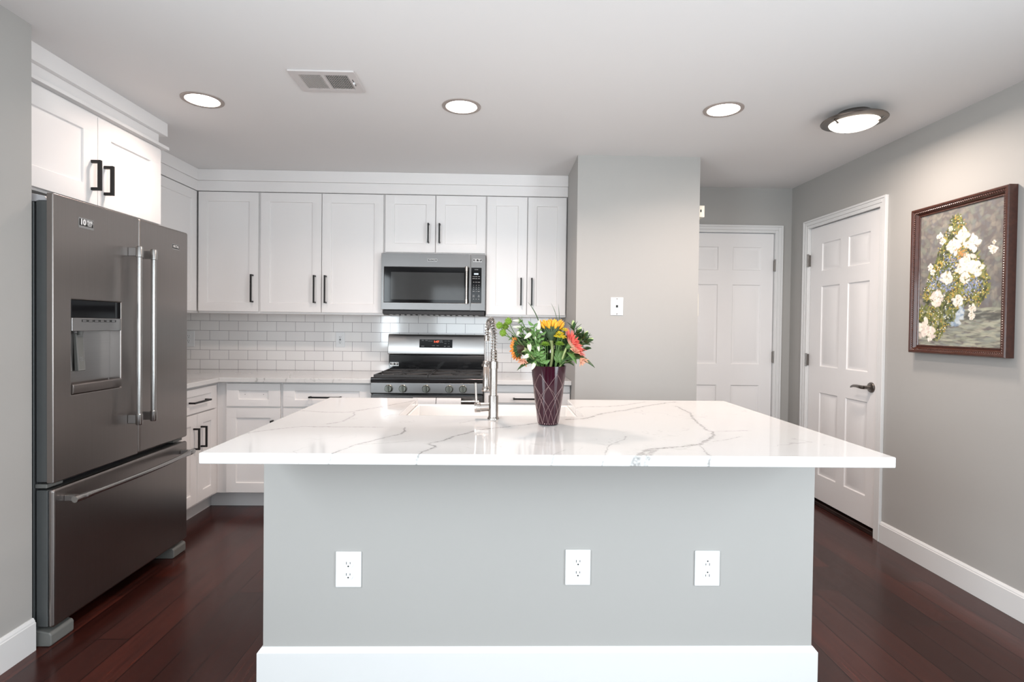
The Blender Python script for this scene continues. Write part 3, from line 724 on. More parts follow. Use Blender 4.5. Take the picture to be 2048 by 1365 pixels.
# ------------------------------------------------------------------ gas range
t = thing('gas_range', (-.478, 4.0, 0), 'freestanding stainless gas range with black cooktop and five knobs', 'range')
RX0, RX1 = -.8600, -.0960; RY = 3.69
box('body', RX0 + .004, RX1 - .004, 3.735, 4.285, .04, .892, 'enamel', t, bevel=.003)
for a in (-.82, -.16): obj('foot', MB().cyl((a, 3.80, 0), (a, 3.80, .04), .018).cyl((a, 4.2, 0), (a, 4.2, .04), .018), 'gasket', t, smooth=True)
ct = obj('cooktop', MB().prism([(3.692, .8945), (3.690, .900), (3.690, .921), (3.698, .930), (3.735, .930), (3.752, .920), (4.25, .920), (4.285, .930), (4.285, .8945)], RX0, RX1, 'x'), 'enamel', t, bevel=.002)
mb = MB().prism([(3.702, .815), (3.688, .822), (3.692, .893), (3.73, .893), (3.73, .815)], RX0, RX1, 'x')
pn = obj('control_panel', mb, 'steel_mid', t, bevel=.002)
for i, x in enumerate((-.736, -.640, -.483, -.325, -.232)):
    k = obj('knob', MB().lathe([(.0255, 0), (.0265, .003), (.0265, .008), (.0235, .010), (.0235, .026), (.0215, .029)], (x, 3.6905, .854), (0, -1, .03), 28).box(x - .0055, x + .0055, 3.650, 3.662, .8335, .8765), 'knob', t, smooth=True)
    mb = MB().box(x - .0008, x + .0008, 3.6488, 3.6498, .855, .874) if i != 2 else MB().box(x + .0065, x + .0085, 3.6600, 3.6612, .840, .870)
    obj('knob_mark', mb, 'slot', k)
mb = MB().panelled(FRONT(3.700), RX0, RX1, .20, .806, .033, [(-.74, -.22, .32, .66, [(.002, .002)])])
od = obj('oven_door', mb, 'steel_mid', t, bevel=.003)
box('oven_window', -.737, -.223, 3.7005, 3.702, .323, .657, 'glass_black', od)
mb = MB().cyl((-.835, 3.648, .773), (-.121, 3.648, .773), .011, n=20)
for x in (-.80, -.156): mb.box(x - .010, x + .010, 3.650, 3.7005, .763, .784)
obj('handle', mb, 'steel_bright', od, smooth=True)
obj('storage_drawer', MB().panelled(FRONT(3.702), RX0, RX1, .055, .195, .03, []), 'steel', t, bevel=.003)
# backguard: black lower riser and leaning stainless head
bg = obj('backguard', MB().prism([(4.2855, .895), (4.282, 1.05), (4.300, 1.055), (4.335, 1.055), (4.335, .895)], RX0 + .004, RX1 - .004, 'x'), 'enamel', t, bevel=.002)
mb = MB().prism([(4.276, 1.0555), (4.274, 1.066), (4.292, 1.197), (4.300, 1.211), (4.315, 1.2165), (4.340, 1.2165), (4.340, 1.0555)], RX0 - .004, RX1 + .002 - .008, 'x')
hd = obj('backguard_head', mb, 'steel', t, bevel=.004, seg=3)
lean = lambda u, v, d: (u, 4.2735 + (v - 1.066) * .1374 + d, v)
def slab_on(mapf, u0, u1, v0, v1, d0, d1):
    mb = MB(); q = [(u0, v0), (u1, v0), (u1, v1), (u0, v1)]
    A = [mb.bm.verts.new(mapf(u, v, d0)) for u, v in q]; B = [mb.bm.verts.new(mapf(u, v, d1)) for u, v in q]
    for i in range(4): mb.bm.faces.new((A[i], A[(i + 1) % 4], B[(i + 1) % 4], B[i]))
    mb.bm.faces.new(A); mb.bm.faces.new(B); return mb
ds = obj('display', slab_on(lean, -.616, -.356, 1.111, 1.176, -.0022, -.0001), 'glass_black', hd)
lettering('display_digits', '1:47', .022, lean, -.483, 1.158, 'red_digit', ds, d=-.0028, xscale=1.15)
for tx, u, v, sz in (('BAKE', -.590, 1.167, .007), ('BROIL', -.560, 1.167, .007), ('KEEP WARM', -.530, 1.163, .006), ('OVEN', -.590, 1.122, .009), ('CLOCK', -.505, 1.127, .007), ('TIMER', -.472, 1.127, .007),
                     ('START', -.445, 1.165, .008), ('CANCEL', -.445, 1.155, .008), ('1 2 3', -.412, 1.164, .008), ('4 5 6', -.385, 1.164, .008), ('7 8 9', -.412, 1.145, .008), ('0', -.385, 1.145, .008), ('OFF', -.415, 1.122, .008), ('LOCK', -.385, 1.122, .008)):
    lettering('display_lettering', tx, sz, lean, u, v, 'print_grey', ds, d=-.0026)
badge(bg, lambda u, v, d: (u, 4.2838 + d, v), -.846, -.778, .963, .993, '10')
# burners and cast iron grates
for x, y, r in ((-.70, 3.85, .045), (-.70, 4.12, .035), (-.478, 3.98, .03), (-.26, 3.85, .045), (-.26, 4.12, .035)):
    mb = MB().lathe([(r * 1.25, 0), (r * 1.25, .004), (r, .006), (r, .012), (r * .92, .014), (r * .92, .020), (r * .8, .022)], (x, y, .9203), (0, 0, 1), 28)
    obj('burner', mb, 'iron', t, smooth=True)
def grate(x0, x1):
    mb = MB(); y0, y1, z0, z1 = 3.748, 4.266, .926, .942; b = .012
    for q in ((x0, x1, y0, y0 + .016), (x0, x1, y1 - .016, y1), (x0, x0 + b, y0 + .016, y1 - .016), (x1 - b, x1, y0 + .016, y1 - .016), (x0 + b, x1 - b, (y0 + y1) / 2 - b / 2, (y0 + y1) / 2 + b / 2)):
        mb.box(q[0], q[1], q[2], q[3], z0, z1)
    cxm = (x0 + x1) / 2
    for cy in (3.85, 4.12, ):
        for k in range(8):
            a = k * PI / 4 + PI / 8; c, s = math.cos(a), math.sin(a); hw = (x1 - x0) / 2 - b
            L = min(hw / abs(c) if abs(c) > .01 else 9, .10 / abs(s) if abs(s) > .01 else 9)
            mb.tube([(cxm + .028 * c, cy + .028 * s, z1 - .006), (cxm + L * c, cy + L * s, z1 - .006)], .0055, 6)
    for x in (x0 + .006, x1 - .006):
        for y in (y0 + .01, y1 - .01): mb.cyl((x, y, .9202), (x, y, z0 + .001), .007, n=8)
    return obj('grate', mb, 'iron', t)
grate(-.853, -.480); grate(-.476, -.103)
# towels over the oven handle
def towel(x0, x1, label):
    out = []
    pts = [(3.6705, .50), (3.6700, .70), (3.6680, .772), (3.6645, .788), (3.656, .7965), (3.646, .7985), (3.636, .7955), (3.629, .786), (3.6255, .770), (3.622, .60), (3.621, .42)]
    th = .007; n = len(pts); inn = []
    ctr = Vector((3.648, .773))
    for k, p in enumerate(pts):
        a = Vector(pts[max(k - 1, 0)]); b = Vector(pts[min(k + 1, n - 1)]); tt = (b - a).normalized(); nn = Vector((tt.y, -tt.x))
        if (Vector(p) + nn * .001 - ctr).length > (Vector(p) - ctr).length: nn = -nn
        inn.append(tuple(Vector(p) + nn * th))
    mb = MB().prism(pts + inn[::-1], x0, x1, 'x')
    o = obj('kitchen_towel', mb, 'towel', bevel=.002)
    return tag(o, label, 'towel', 'towels on the oven handle')
towel(-.565, -.410, 'white towel on the oven handle, the left one'); towel(-.406, -.241, 'white towel on the oven handle, the right one nearer the faucet')

# ------------------------------------------------------------------ island
IX0, IX1, IY0, IY1, IT = -.8492, 1.177, 1.5562, 2.7636, .0323
PX0, PX1, PY = -.8156, 1.148, 1.910
t = thing('kitchen_island', ((PX0 + PX1) / 2, 2.3, 0), 'grey painted kitchen island with a white baseboard', 'kitchen island')
box('front_wall', PX0, PX1, PY, 2.05, 0, .914 - IT - .0005, 'wall', t, bevel=.002)
box('side_cabinet', PX0 + .012, -.43, 2.051, 2.715, .11, .914 - IT - .0005, 'white', t, bevel=.001)
box('side_cabinet', .39, PX1 - .012, 2.051, 2.715, .11, .914 - IT - .0005, 'white', t, bevel=.001)
box('sink_cabinet', -.429, .389, 2.051, 2.715, .11, .655, 'white', t, bevel=.001)
box('toe_kick', PX0 + .012, PX1 - .012, 2.051, 2.65, 0, .1095, 'kick', t)
prof = [(0, 0), (.015, 0), (.015, .128), (.012, .1315), (.003, .1435), (0, .1445)]
mb = MB()
rings = []
for d, z in prof:
    rings.append([mb.bm.verts.new(p) for p in ((PX0 - d, 2.05, z), (PX0 - d, PY - d, z), (PX1 + d, PY - d, z), (PX1 + d, 2.05, z))])
for A, B in zip(rings, rings[1:] + rings[:1]):
    for k in range(3): mb.bm.faces.new((A[k], A[k + 1], B[k + 1], B[k]))
mb.bm.faces.new([r[0] for r in rings]); mb.bm.faces.new([r[3] for r in rings][::-1])
obj('baseboard', mb, 'trim', t)
# U-shaped quartz top, open at the back for the apron sink
SX0, SX1, SY0 = -.402, .362, 2.238
mb = MB().prism([(IX0, IY0), (IX1, IY0), (IX1, IY1), (SX1, IY1), (SX1, SY0), (SX0, SY0), (SX0, IY1), (IX0, IY1)], .914 - IT, .914, 'z')
for x in STRIPS[1:-1]:
    g_ = mb.bm.verts[:] + mb.bm.edges[:] + mb.bm.faces[:]
    bmesh.ops.bisect_plane(mb.bm, geom=g_, plane_co=(x, 0, 0), plane_no=(1, 0, 0))
for f in mb.bm.faces:
    f.material_index = max(0, min(NSTRIP - 1, int((f.calc_center_median().x - IX0) / (IX1 - IX0) * NSTRIP)))
tag(obj('island_countertop', mb, QUARTZ, bevel=.004, seg=3), 'large white quartz island top with grey veins', 'countertop')
# sink
t = thing('farmhouse_sink', (-.02, 2.5, .66), 'white porcelain apron sink set in the island top', 'sink')
a0, a1, b0, b1, zt, zb = SX0 - .018, SX1 + .018, SY0 - .012, 2.792, .8805, .662
mb = MB()
def ring_box(mb, o, i, z0, z1, zf):
    """open basin: outer rect o, inner rect i"""
    O = [mb.bm.verts.new((x, y, z)) for z in (z0, z1) for x, y in ((o[0], o[2]), (o[1], o[2]), (o[1], o[3]), (o[0], o[3]))]
    I = [mb.bm.verts.new((x, y, z)) for z in (zf, z1) for x, y in ((i[0], i[2]), (i[1], i[2]), (i[1], i[3]), (i[0], i[3]))]
    for k in range(4):
        j = (k + 1) % 4
        mb.bm.faces.new((O[k], O[j], O[4 + j], O[4 + k])); mb.bm.faces.new((I[k], I[4 + k], I[4 + j], I[j])); mb.bm.faces.new((O[4 + k], O[4 + j], I[4 + j], I[4 + k]))
    mb.bm.faces.new(O[:4]); mb.bm.faces.new(I[:4])
ring_box(mb, (a0, a1, b0, b1), (a0 + .022, a1 - .022, b0 + .022, b1 - .024), zb, zt, zb + .02)
obj('basin', mb, 'porcelain', t, bevel=.007, seg=3)
obj('drain', MB().lathe([(.045, 0), (.045, .002), (.038, .003), (.036, .001)], (-.02, 2.5, zb + .0202), (0, 0, 1), 24), 'chrome', t, smooth=True)

# ------------------------------------------------------------------ faucet
fx_, fy_ = -.0135, 2.165
t = thing('kitchen_faucet', (fx_, fy_, .914), 'brushed nickel spring-neck pull-down faucet beside the vase', 'faucet')
mb = MB().lathe([(.0235, 0), (.0235, .003), (.0205, .007), (.0195, .012), (.0195, .092), (.0185, .094)], (fx_, fy_, .9142), (0, 0, 1), 32)
base = obj('base', mb, 'nickel', t, smooth=True)
mb = MB().lathe([(.0150, 0), (.0150, .107), (.0175, .108), (.0175, .136), (.0155, .137)], (fx_, fy_, 1.0085), (0, 0, 1), 32)
mb.lathe([(.0105, 0), (.0105, .045)], (fx_, fy_, 1.1456), (0, 0, 1), 24)
obj('post', mb, 'nickel', t, smooth=True)
# tight spring
pts = [(fx_ + .0118 * math.cos(a), fy_ + .0118 * math.sin(a), 1.146 + a / (2 * PI) * .0040) for a in np.arange(0, 2 * PI * 10, .5)]
obj('lower_spring', MB().tube(pts, .0019, 6), 'chrome', t, smooth=True)
# arching hose with open coil
hx, hyy = -.0465, 2.335
arc = [Vector((fx_, fy_, 1.185))]
top = 1.318
for k in range(0, 25):
    a = PI * k / 24
    arc.append(Vector((fx_ + (hx + .002 - fx_) * (1 - math.cos(a)) / 2, fy_ + (hyy - fy_) * (1 - math.cos(a)) / 2, 1.232 + (top - 1.238) * math.sin(a))))
arc.append(Vector((hx, hyy, 1.225)))
obj('hose', MB().tube(arc, .0058, 12), 'pewter', t, smooth=True)
# coil around the hose
L = [0]
for a, b in zip(arc[:-1], arc[1:]): L.append(L[-1] + (b - a).length)
def along(s):
    for i in range(len(L) - 1):
        if s <= L[i + 1] + 1e-9:
            k = (s - L[i]) / (L[i + 1] - L[i]); return arc[i].lerp(arc[i + 1], k), (arc[i + 1] - arc[i]).normalized()
    return arc[-1], (arc[-1] - arc[-2]).normalized()
coil = []; turns = 26; ax = Vector((1, -.19, 0)).normalized()
for k in range(turns * 14 + 1):
    s = k / (turns * 14) * L[-1] * .995; p, tt = along(s); a = 2 * PI * k / 14
    n1 = (ax - tt * ax.dot(tt)).normalized(); n2 = tt.cross(n1)
    coil.append(p + (n1 * math.cos(a) + n2 * math.sin(a)) * .0115)
obj('open_spring', MB().tube(coil, .0017, 6), 'chrome', t, smooth=True)
mb = MB().lathe([(.0095, 0), (.0115, .002), (.0115, .020), (.009, .022)], (hx, hyy, 1.222), (0, 0, 1), 24)
mb.cyl((hx - .0055, hyy, 1.13), (hx - .0055, hyy, 1.225), .0022, n=8).cyl((hx + .0055, hyy, 1.13), (hx + .0055, hyy, 1.225), .0022, n=8)
obj('hose_collar', mb, 'nickel', t, smooth=True)
mb = MB().lathe([(.0195, 0), (.0205, .004), (.0205, .010), (.0150, .018), (.0135, .022), (.0135, .105), (.0150, .107), (.0150, .128), (.011, .131)], (hx, hyy, 1.005), (0, 0, 1), 28)
obj('spray_head', mb, 'nickel', t, smooth=True)
mb = MB().tube([(fx_, fy_ + .015, 1.135), (fx_ - .01, fy_ + .07, 1.133), (hx, hyy - .03, 1.122)], .005, 10).lathe([(.0205, 0), (.0205, .010), (.0165, .010), (.0165, 0)], (hx, hyy, 1.112), (0, 0, 1), 28, cap=False)
obj('holder_arm', mb, 'nickel', t, smooth=True)
mb = MB().cyl((fx_ - .017, fy_, .9625), (fx_ - .050, fy_, .9605), .0175, .0185, 28).lathe([(.0195, 0), (.0205, .002), (.0205, .022), (.0190, .024)], (fx_ - .051, fy_, .9605), (-1, 0, -.05), 28)
lv = obj('valve', mb, 'nickel', t, smooth=True)
obj('lever', MB().tube([(fx_ - .068, fy_, .978), (fx_ - .070, fy_ - .001, 1.02), (fx_ - .072, fy_ - .002, 1.058)], [.0045, .0042, .0045], 12), 'nickel', t, smooth=True)

# ------------------------------------------------------------------ wall plates
def outlet(loc):
    t = thing('power_outlet', loc, '', 'outlet')
    x, y, z = loc
    box('plate', x - .045, x + .045, y - .006, y - .0002, z - .0635, z + .0635, 'plate', t, bevel=.004)
    for s in (1, -1):
        zc = z + s * .0200
        pts = []
        for k in range(24):
            a = 2 * PI * k / 24; pts.append((x + .0172 * math.cos(a), zc + max(-.0145, min(.0145, .0175 * math.sin(a)))))
        r = obj('receptacle', MB().prism(pts, y - .0078, y - .0055, 'y'), 'plate', t, bevel=.0008)
        mb = MB().box(x - .0075, x - .0055, y - .0081, y - .0076, zc - .0005, zc + .0085).box(x + .0055, x + .0075, y - .0081, y - .0076, zc + .0005, zc + .0075)
        mb.lathe([(.0027, 0), (.0027, .0005)], (x, y - .0076, zc - .0075), (0, -1, 0), 12)
        obj('slots', mb, 'slot', r)
    obj('screw', MB().lathe([(.0028, 0), (.0028, .001)], (x, y - .006, z), (0, -1, 0), 12), 'plate', t)
    return t
o1 = outlet((-.516, PY, .421)); o1['label'] = 'white outlet on the island front, farthest left of the three'; o1['group'] = 'outlets on the island front'
o2 = copy_tree(o1); o2.location = (.296, PY, .4295); o2['label'] = 'white outlet on the island front, middle one below the vase'
o3 = copy_tree(o1); o3.location = (.761, PY, .427); o3.rotation_euler = (0, PI, 0); o3['label'] = 'upside-down white outlet on the island front, farthest right'
o4 = copy_tree(o1); o4.location = (-2.468, YB, 1.157); o4['label'] = 'white outlet on the tile backsplash beside the refrigerator'; o4['group'] = 'outlets on the backsplash'
t = thing('power_outlet', (-1.265, YB, 1.163), 'white safety outlet with two buttons on the tile backsplash left of the range', 'outlet', 'outlets on the backsplash')
x, y, z = t.location
box('plate', x - .0365, x + .0365, y - .006, y - .0002, z - .0600, z + .0600, 'plate', t, bevel=.003)
rc = box('receptacle', x - .0165, x + .0165, y - .008, y - .0055, z - .0335, z + .0335, 'plate', t, bevel=.001)
mb = MB()
for s in (1, -1):
    mb.box(x - .0075, x - .0050, y - .0084, y - .0078, z + s * .020 - .002, z + s * .020 + .007).box(x + .0050, x + .0075, y - .0084, y - .0078, z + s * .020 - .001, z + s * .020 + .006)
    mb.lathe([(.0027, 0), (.0027, .0006)], (x, y - .0078, z + s * .020 - .0075), (0, -1, 0), 10)
obj('slots', mb, 'slot', rc)
obj('button', MB().box(x - .007, x + .007, y - .0095, y - .0078, z + .001, z + .0055), 'slot', rc); obj('button', MB().box(x - .007, x + .007, y - .0095, y - .0078, z - .0055, z - .001), 'slot', rc)
# phone jack on the pier
t = thing('phone_jack_plate', (.787, 3.56, 1.428), 'white metal phone jack plate on the grey pier wall', 'wall plate')
x, y, z = t.location
box('plate', x - .0415, x + .0415, y - .004, y - .0002, z - .059, z + .059, 'plate', t, bevel=.003)
box('jack', x - .007, x + .007, y - .006, y - .0038, z - .008, z + .008, 'slot', t)
for s, m_ in ((.050, 'pewter'), (-.050, 'pewter'), (.030, 'plate'), (-.030, 'plate')):
    obj('screw' if m_ == 'pewter' else 'mounting_stud', MB().lathe([(.004, 0), (.004, .002), (.002, .003)], (x, y - .004, z + s), (0, -1, 0), 14), m_, t, smooth=True)
# door chime and switch on the side of the pier
t = thing('door_chime', (1.328, 3.62, 2.03), 'cream door chime box at the corner of the pier, high up', 'door chime')
box('cover', 1.3285, 1.3735, 3.590, 3.70, 2.032, 2.110, 'cream', t, bevel=.003)
box('button', 1.344, 1.352, 3.5885, 3.5902, 2.066, 2.082, 'slot', t)
tag(box('wall_switch_plate', 1.3285, 1.338, 3.575, 3.65, 1.37, 1.52, 'cream', bevel=.003), 'cream plate on the side of the pier facing the hall', 'wall plate')

# ------------------------------------------------------------------ ceiling fixtures
for i, (x, y) in enumerate(CANS):
    t = thing('recessed_light', (x, y, ZC), ['recessed ceiling light nearest the refrigerator, above the left cabinets', 'recessed ceiling light in the middle, right of the air vent', 'recessed ceiling light nearest the flush lamp with the bronze rim'][i], 'ceiling light', 'recessed lights in the kitchen ceiling')
    mb = MB().lathe([(.1000, -.0002), (.0995, -.0035), (.094, -.006), (.081, -.0045), (.0795, -.0002)], (x, y, ZC), (0, 0, 1), 48, cap=False)
    obj('trim_ring', mb, 'ring', t, smooth=True)
    obj('diffuser', MB().lathe([(.0790, -.0005), (.0790, -.0035), (.04, -.0055), (.001, -.006)], (x, y, ZC), (0, 0, 1), 48), 'light', t, smooth=True)
    a = area('lamp', (0, 0, -.012), (0, 0, 0), .15, .15, CAN_POWER * (.45, 1.3, .70)[i], CAN_COL, spread=2.5, shape='DISK'); a.parent = t
x, y = FLUSH
t = thing('flush_ceiling_lamp', (x, y, ZC), 'round flush ceiling lamp with bronze rim and glowing glass dome', 'ceiling light')
obj('mounting_pan', MB().lathe([(.075, -.0005), (.080, -.012), (.10, -.030), (.12, -.038), (.001, -.038)], (x, y, ZC), (0, 0, 1), 48), 'pewter', t, smooth=True)
obj('rim', MB().lathe([(.118, -.036), (.128, -.030), (.150, -.040), (.153, -.045), (.150, -.049), (.122, -.056), (.116, -.056)], (x, y, ZC), (0, 0, 1), 56, cap=False), 'pewter', t, smooth=True)
obj('glass_dome', MB().lathe([(.1155, -.045)] + [(.1155 * math.cos(a), -.050 - .040 * math.sin(a)) for a in np.linspace(0.02, PI / 2 - .02, 12)], (x, y, ZC), (0, 0, 1), 56), 'dome', t, smooth=True)
for k in range(3):
    a = -.75 + k * 2 * PI / 3
    c, s = math.cos(a), math.sin(a)
    obj('clip', MB().cyl((x + .112 * c, y + .112 * s, ZC - .064), (x + .133 * c, y + .133 * s, ZC - .054), .004, n=10).lathe([(.006, 0), (.006, .006)], (x + .110 * c, y + .110 * s, ZC - .070), (0, 0, 1), 12), 'pewter', t, smooth=True)
a = area('lamp', (0, 0, -.10), (0, 0, 0), .18, .18, 13, (1, .86, .76), shape='DISK'); a.parent = t
# air vent
t = thing('ceiling_air_vent', (-.803, 2.55, ZC), 'rectangular metal air vent in the ceiling', 'air vent')
vx0, vx1, vy0, vy1 = -.951, -.655, 2.441, 2.657
down = lambda u, v, d: (u, v, ZC - .009 + d)
banks = [(-.915, -.815), (-.798, -.695)]
mb = MB().panelled(down, vx0, vx1, vy0, vy1, .0088, [(a, b, 2.478, 2.622, [(.001, .0068)]) for a, b in banks])
vf = obj('frame', mb, 'vent', t, bevel=.0025)
for a, b in banks: box('duct_opening', a + .0015, b - .0015, 2.480, 2.620, ZC - .0032, ZC - .0024, 'dark', vf)
for j, (a, b) in enumerate(banks):
    mb = MB()
    for k in range(13):
        u = a + .004 + k * (b - a - .008) / 12
        dx = .0004 if j == 0 else -.0006
        mb.prism([(u - .0012 - dx, ZC - .0088), (u + .0012 - dx, ZC - .0088), (u + .0012 + dx, ZC - .0034), (u - .0012 + dx, ZC - .0034)], 2.4795, 2.6205, 'y')
    obj('louver', mb, 'vent', t)
mb = MB()
for k in range(5): mb.box(banks[1][0] + .002, banks[1][1] - .002, 2.490 + k * .022, 2.494 + k * .022 + k * .001, ZC - .0052, ZC - .0036)
obj('damper_blade', mb, 'pewter', t)
box('damper_slot', -.6825, -.6785, 2.515, 2.580, ZC - .0094, ZC - .0088, 'slot', t); box('damper_lever', -.684, -.677, 2.541, 2.553, ZC - .018, ZC - .009, 'plate', t, bevel=.001)
for u in (vx0 + .015, vx1 - .011): obj('screw', MB().lathe([(.003, 0), (.003, -.0012)], (u, 2.55, ZC - .0091), (0, 0, 1), 12), 'vent', t)

# ------------------------------------------------------------------ painting
t = thing('framed_painting', (XR, 2.695, 1.17), 'flower painting in a carved dark brown frame on the right wall', 'painting')
PY0, PY1, PZ0, PZ1 = 2.404, 2.984, 1.168, 1.960
fm = mat('carved_mahogany', (.055, .017, .011), .28, coat=.3)
ft = NT(fm); b_ = fm.node_tree.nodes['Principled BSDF']
ft.t.links.new(ft.mix(ft.noise(ft.pos(), 60, 4), (.030, .009, .006, 1), (.10, .032, .020, 1)), b_.inputs['Base Color'])
prof = [(0, .001), (0, .040), (.004, .045), (.012, .045), (.016, .040), (.022, .034), (.026, .036), (.030, .030), (.034, .024), (.040, .026), (.044, .022), (.044, .010), (.044, .001)]
mb = MB(); rings = []
for ins, h_ in prof:
    X = XR - h_
    rings.append([mb.bm.verts.new((X, yy, zz)) for yy, zz in ((PY0 + ins, PZ0 + ins), (PY1 - ins, PZ0 + ins), (PY1 - ins, PZ1 - ins), (PY0 + ins, PZ1 - ins))])
for A, B in zip(rings, rings[1:] + rings[:1]):
    for k in range(4): mb.bm.faces.new((A[k], A[(k + 1) % 4], B[(k + 1) % 4], B[k]))
fr_ = obj('frame', mb, fm, t)
# rope moulding: slanted beads all along the frame
mb = MB(); rp = .0195
def bead(p, d, sz):
    p = Vector(p); mb.tube([p - d * sz, p - d * sz * .5, p + d * sz * .5, p + d * sz], [.0012, .0036, .0036, .0012], 6)
for u in np.arange(PY0 + rp, PY1 - rp, .0115):
    for zz in (PZ0 + rp, PZ1 - rp): bead((XR - .0375, u, zz), Vector((0, .8, .6)), .0085)
for v in np.arange(PZ0 + rp, PZ1 - rp, .0115):
    for yy in (PY0 + rp, PY1 - rp): bead((XR - .0375, yy, v), Vector((0, .6, .8)), .0085)
obj('rope_moulding', mb, fm, t, smooth=True)
mb = MB()
for u in np.arange(PY0 + .041, PY1 - .041, .007):
    for zz in (PZ0 + .041, PZ1 - .041): mb.lathe([(.0005, .002), (.0024, .0008), (.0024, -.001)], (XR - .026, u, zz), (-1, 0, 0), 6)
for v in np.arange(PZ0 + .041, PZ1 - .041, .007):
    for yy in (PY0 + .041, PY1 - .041): mb.lathe([(.0005, .002), (.0024, .0008), (.0024, -.001)], (XR - .026, yy, v), (-1, 0, 0), 6)
obj('bead_moulding', mb, fm, t, smooth=True)
# canvas: a generic bouquet in loose daubs, as pigment colours on a fine grid
W_, H_ = 168, 250
rs = np.random.RandomState(5)
img = np.zeros((H_, W_, 3)); yy, xx = np.mgrid[0:H_, 0:W_]; U = xx / W_; V = 1 - yy / H_          # V up
def lin(*c): return np.array(srgb(*c))
img[:] = lin(112, 106, 104)
def dab(cu, cv, ru, rv, ang, col, alpha=1., soft=.35):
    cx_, cy_ = cu * W_, (1 - cv) * H_; ru *= W_; rv *= W_; rr = max(ru, rv) + 2
    x0, x1 = int(max(0, cx_ - rr)), int(min(W_, cx_ + rr + 1)); y0, y1 = int(max(0, cy_ - rr)), int(min(H_, cy_ + rr + 1))
    if x0 >= x1 or y0 >= y1: return
    X = xx[y0:y1, x0:x1] + .5 - cx_; Y = yy[y0:y1, x0:x1] + .5 - cy_; c, s = math.cos(ang), math.sin(ang)
    d = np.sqrt(((X * c + Y * s) / ru) ** 2 + ((-X * s + Y * c) / rv) ** 2)
    a = np.clip((1 - d) / soft + .0, 0, 1)[..., None] * alpha
    img[y0:y1, x0:x1] = img[y0:y1, x0:x1] * (1 - a) + np.array(col) * a
for k in range(900):
    g = rs.rand(); base_c = lin(*[(104, 102, 100), (142, 135, 124), (162, 154, 140), (118, 120, 124), (132, 138, 126)][rs.randint(5)])
    dab(rs.rand(), .27 + .75 * rs.rand(), .02 + .05 * g, .012 + .02 * g, rs.rand() * 3, base_c, .35)
for k in range(700):
    base_c = lin(*[(168, 170, 150), (150, 152, 138), (186, 184, 164), (122, 126, 112), (140, 146, 140)][rs.randint(5)])
    dab(rs.rand(), .27 * rs.rand() ** .9, .03 + .06 * rs.rand(), .007 + .01 * rs.rand(), (rs.rand() - .5) * .4, base_c, .45)
for k in range(60): dab(.6 + .4 * rs.rand(), .19 + .06 * rs.rand(), .05, .012, -.1, lin(84, 84, 80), .5)
# jar
for k in range(160):
    a = rs.rand() * 2 * PI; r_ = math.sqrt(rs.rand())
    dab(.46 + .12 * r_ * math.cos(a), .235 + .06 * r_ * math.sin(a) * 1.35, .035, .02, rs.rand() * 3, lin(*[(158, 174, 188), (184, 196, 204), (126, 146, 168), (206, 212, 214)][rs.randint(4)]), .7)
# foliage mass then blossoms, density of a loose triangle
def inside(u, v):
    c_ = .47 - .12 * max(0, .45 - v) * 2; hw = .40 * (1 - abs(v - .42) / .56) if v > .22 else .26 * (v / .22)
    if v < .30: c_ = .20
    return abs(u - c_) < hw + .02
def scatter(n, fn):
    k = 0
    while k < n:
        u, v = rs.rand(), .04 + .90 * rs.rand()
        if inside(u, v): fn(u, v); k += 1
scatter(1500, lambda u, v: dab(u, v, .036 * (.5 + rs.rand()), .013, rs.rand() * PI, lin(*[(70, 76, 44), (96, 104, 58), (120, 124, 70), (56, 60, 44), (142, 142, 88)][rs.randint(5)]), .85))
scatter(120, lambda u, v: [dab(u + .02 * rs.randn(), v + .012 * rs.randn(), .010, .007, rs.rand() * 3, lin(*[(176, 160, 72), (204, 186, 96), (190, 150, 80)][rs.randint(3)]), .9) for _ in range(5)])
for cu, cv in ((.30, .52), (.36, .44), (.20, .46), (.62, .40), (.42, .62), (.70, .44)):
    for k in range(50): dab(cu + .045 * rs.randn(), cv + .03 * rs.randn(), .011, .008, rs.rand() * 3, lin(*[(134, 146, 178), (160, 168, 192), (108, 120, 156)][rs.randint(3)]), .9)
def bloom(u, v, R_):
    R_ *= 1.22
    for k in range(32):
        a = rs.rand() * 2 * PI; q = R_ * (.25 + .75 * rs.rand())
        dab(u + q * math.cos(a), v + q * math.sin(a) * .67, R_ * .42, R_ * .24, a, lin(*[(246, 240, 226), (232, 222, 208), (252, 246, 236), (222, 206, 196), (238, 226, 214)][rs.randint(5)]), .85)
    for k in range(6): dab(u + .3 * R_ * rs.randn(), v + .2 * R_ * rs.randn(), .012, .006, rs.rand() * 3, lin(196, 180, 150), .7)
for q in ((.55, .80, .060), (.66, .73, .070), (.44, .72, .065), (.62, .60, .075), (.52, .57, .050), (.36, .50, .060), (.72, .54, .060), (.24, .36, .070), (.14, .60, .03), (.08, .13, .085), (.16, .09, .06), (.58, .49, .045), (.50, .33, .05), (.30, .78, .03), (.90, .66, .032), (.86, .68, .018), (.90, .71, .016), (.26, .82, .03), (.40, .86, .022), (.68, .27, .035), (.67, .22, .03), (.18, .56, .03)): bloom(*q)
scatter(160, lambda u, v: dab(u, v, .008, .007, 0, lin(244, 238, 222), .9))
for k in range(40): dab(.54 + .035 * rs.randn(), .67 + .02 * rs.randn(), .010, .008, 1, lin(196, 140, 84), .9)
cy0, cy1, cz0, cz1 = PY0 + .0435, PY1 - .0435, PZ0 + .0435, PZ1 - .0435
me = bpy.data.meshes.new('canvas'); xc = -.0195
vs, fs = [], []
for j in range(H_ + 1):
    for i in range(W_ + 1):
        # image left is the far side (larger y)
        vs.append((xc, cy1 + (cy0 - cy1) * i / W_ - t.location.y, cz1 + (cz0 - cz1) * j / H_ - t.location.z))
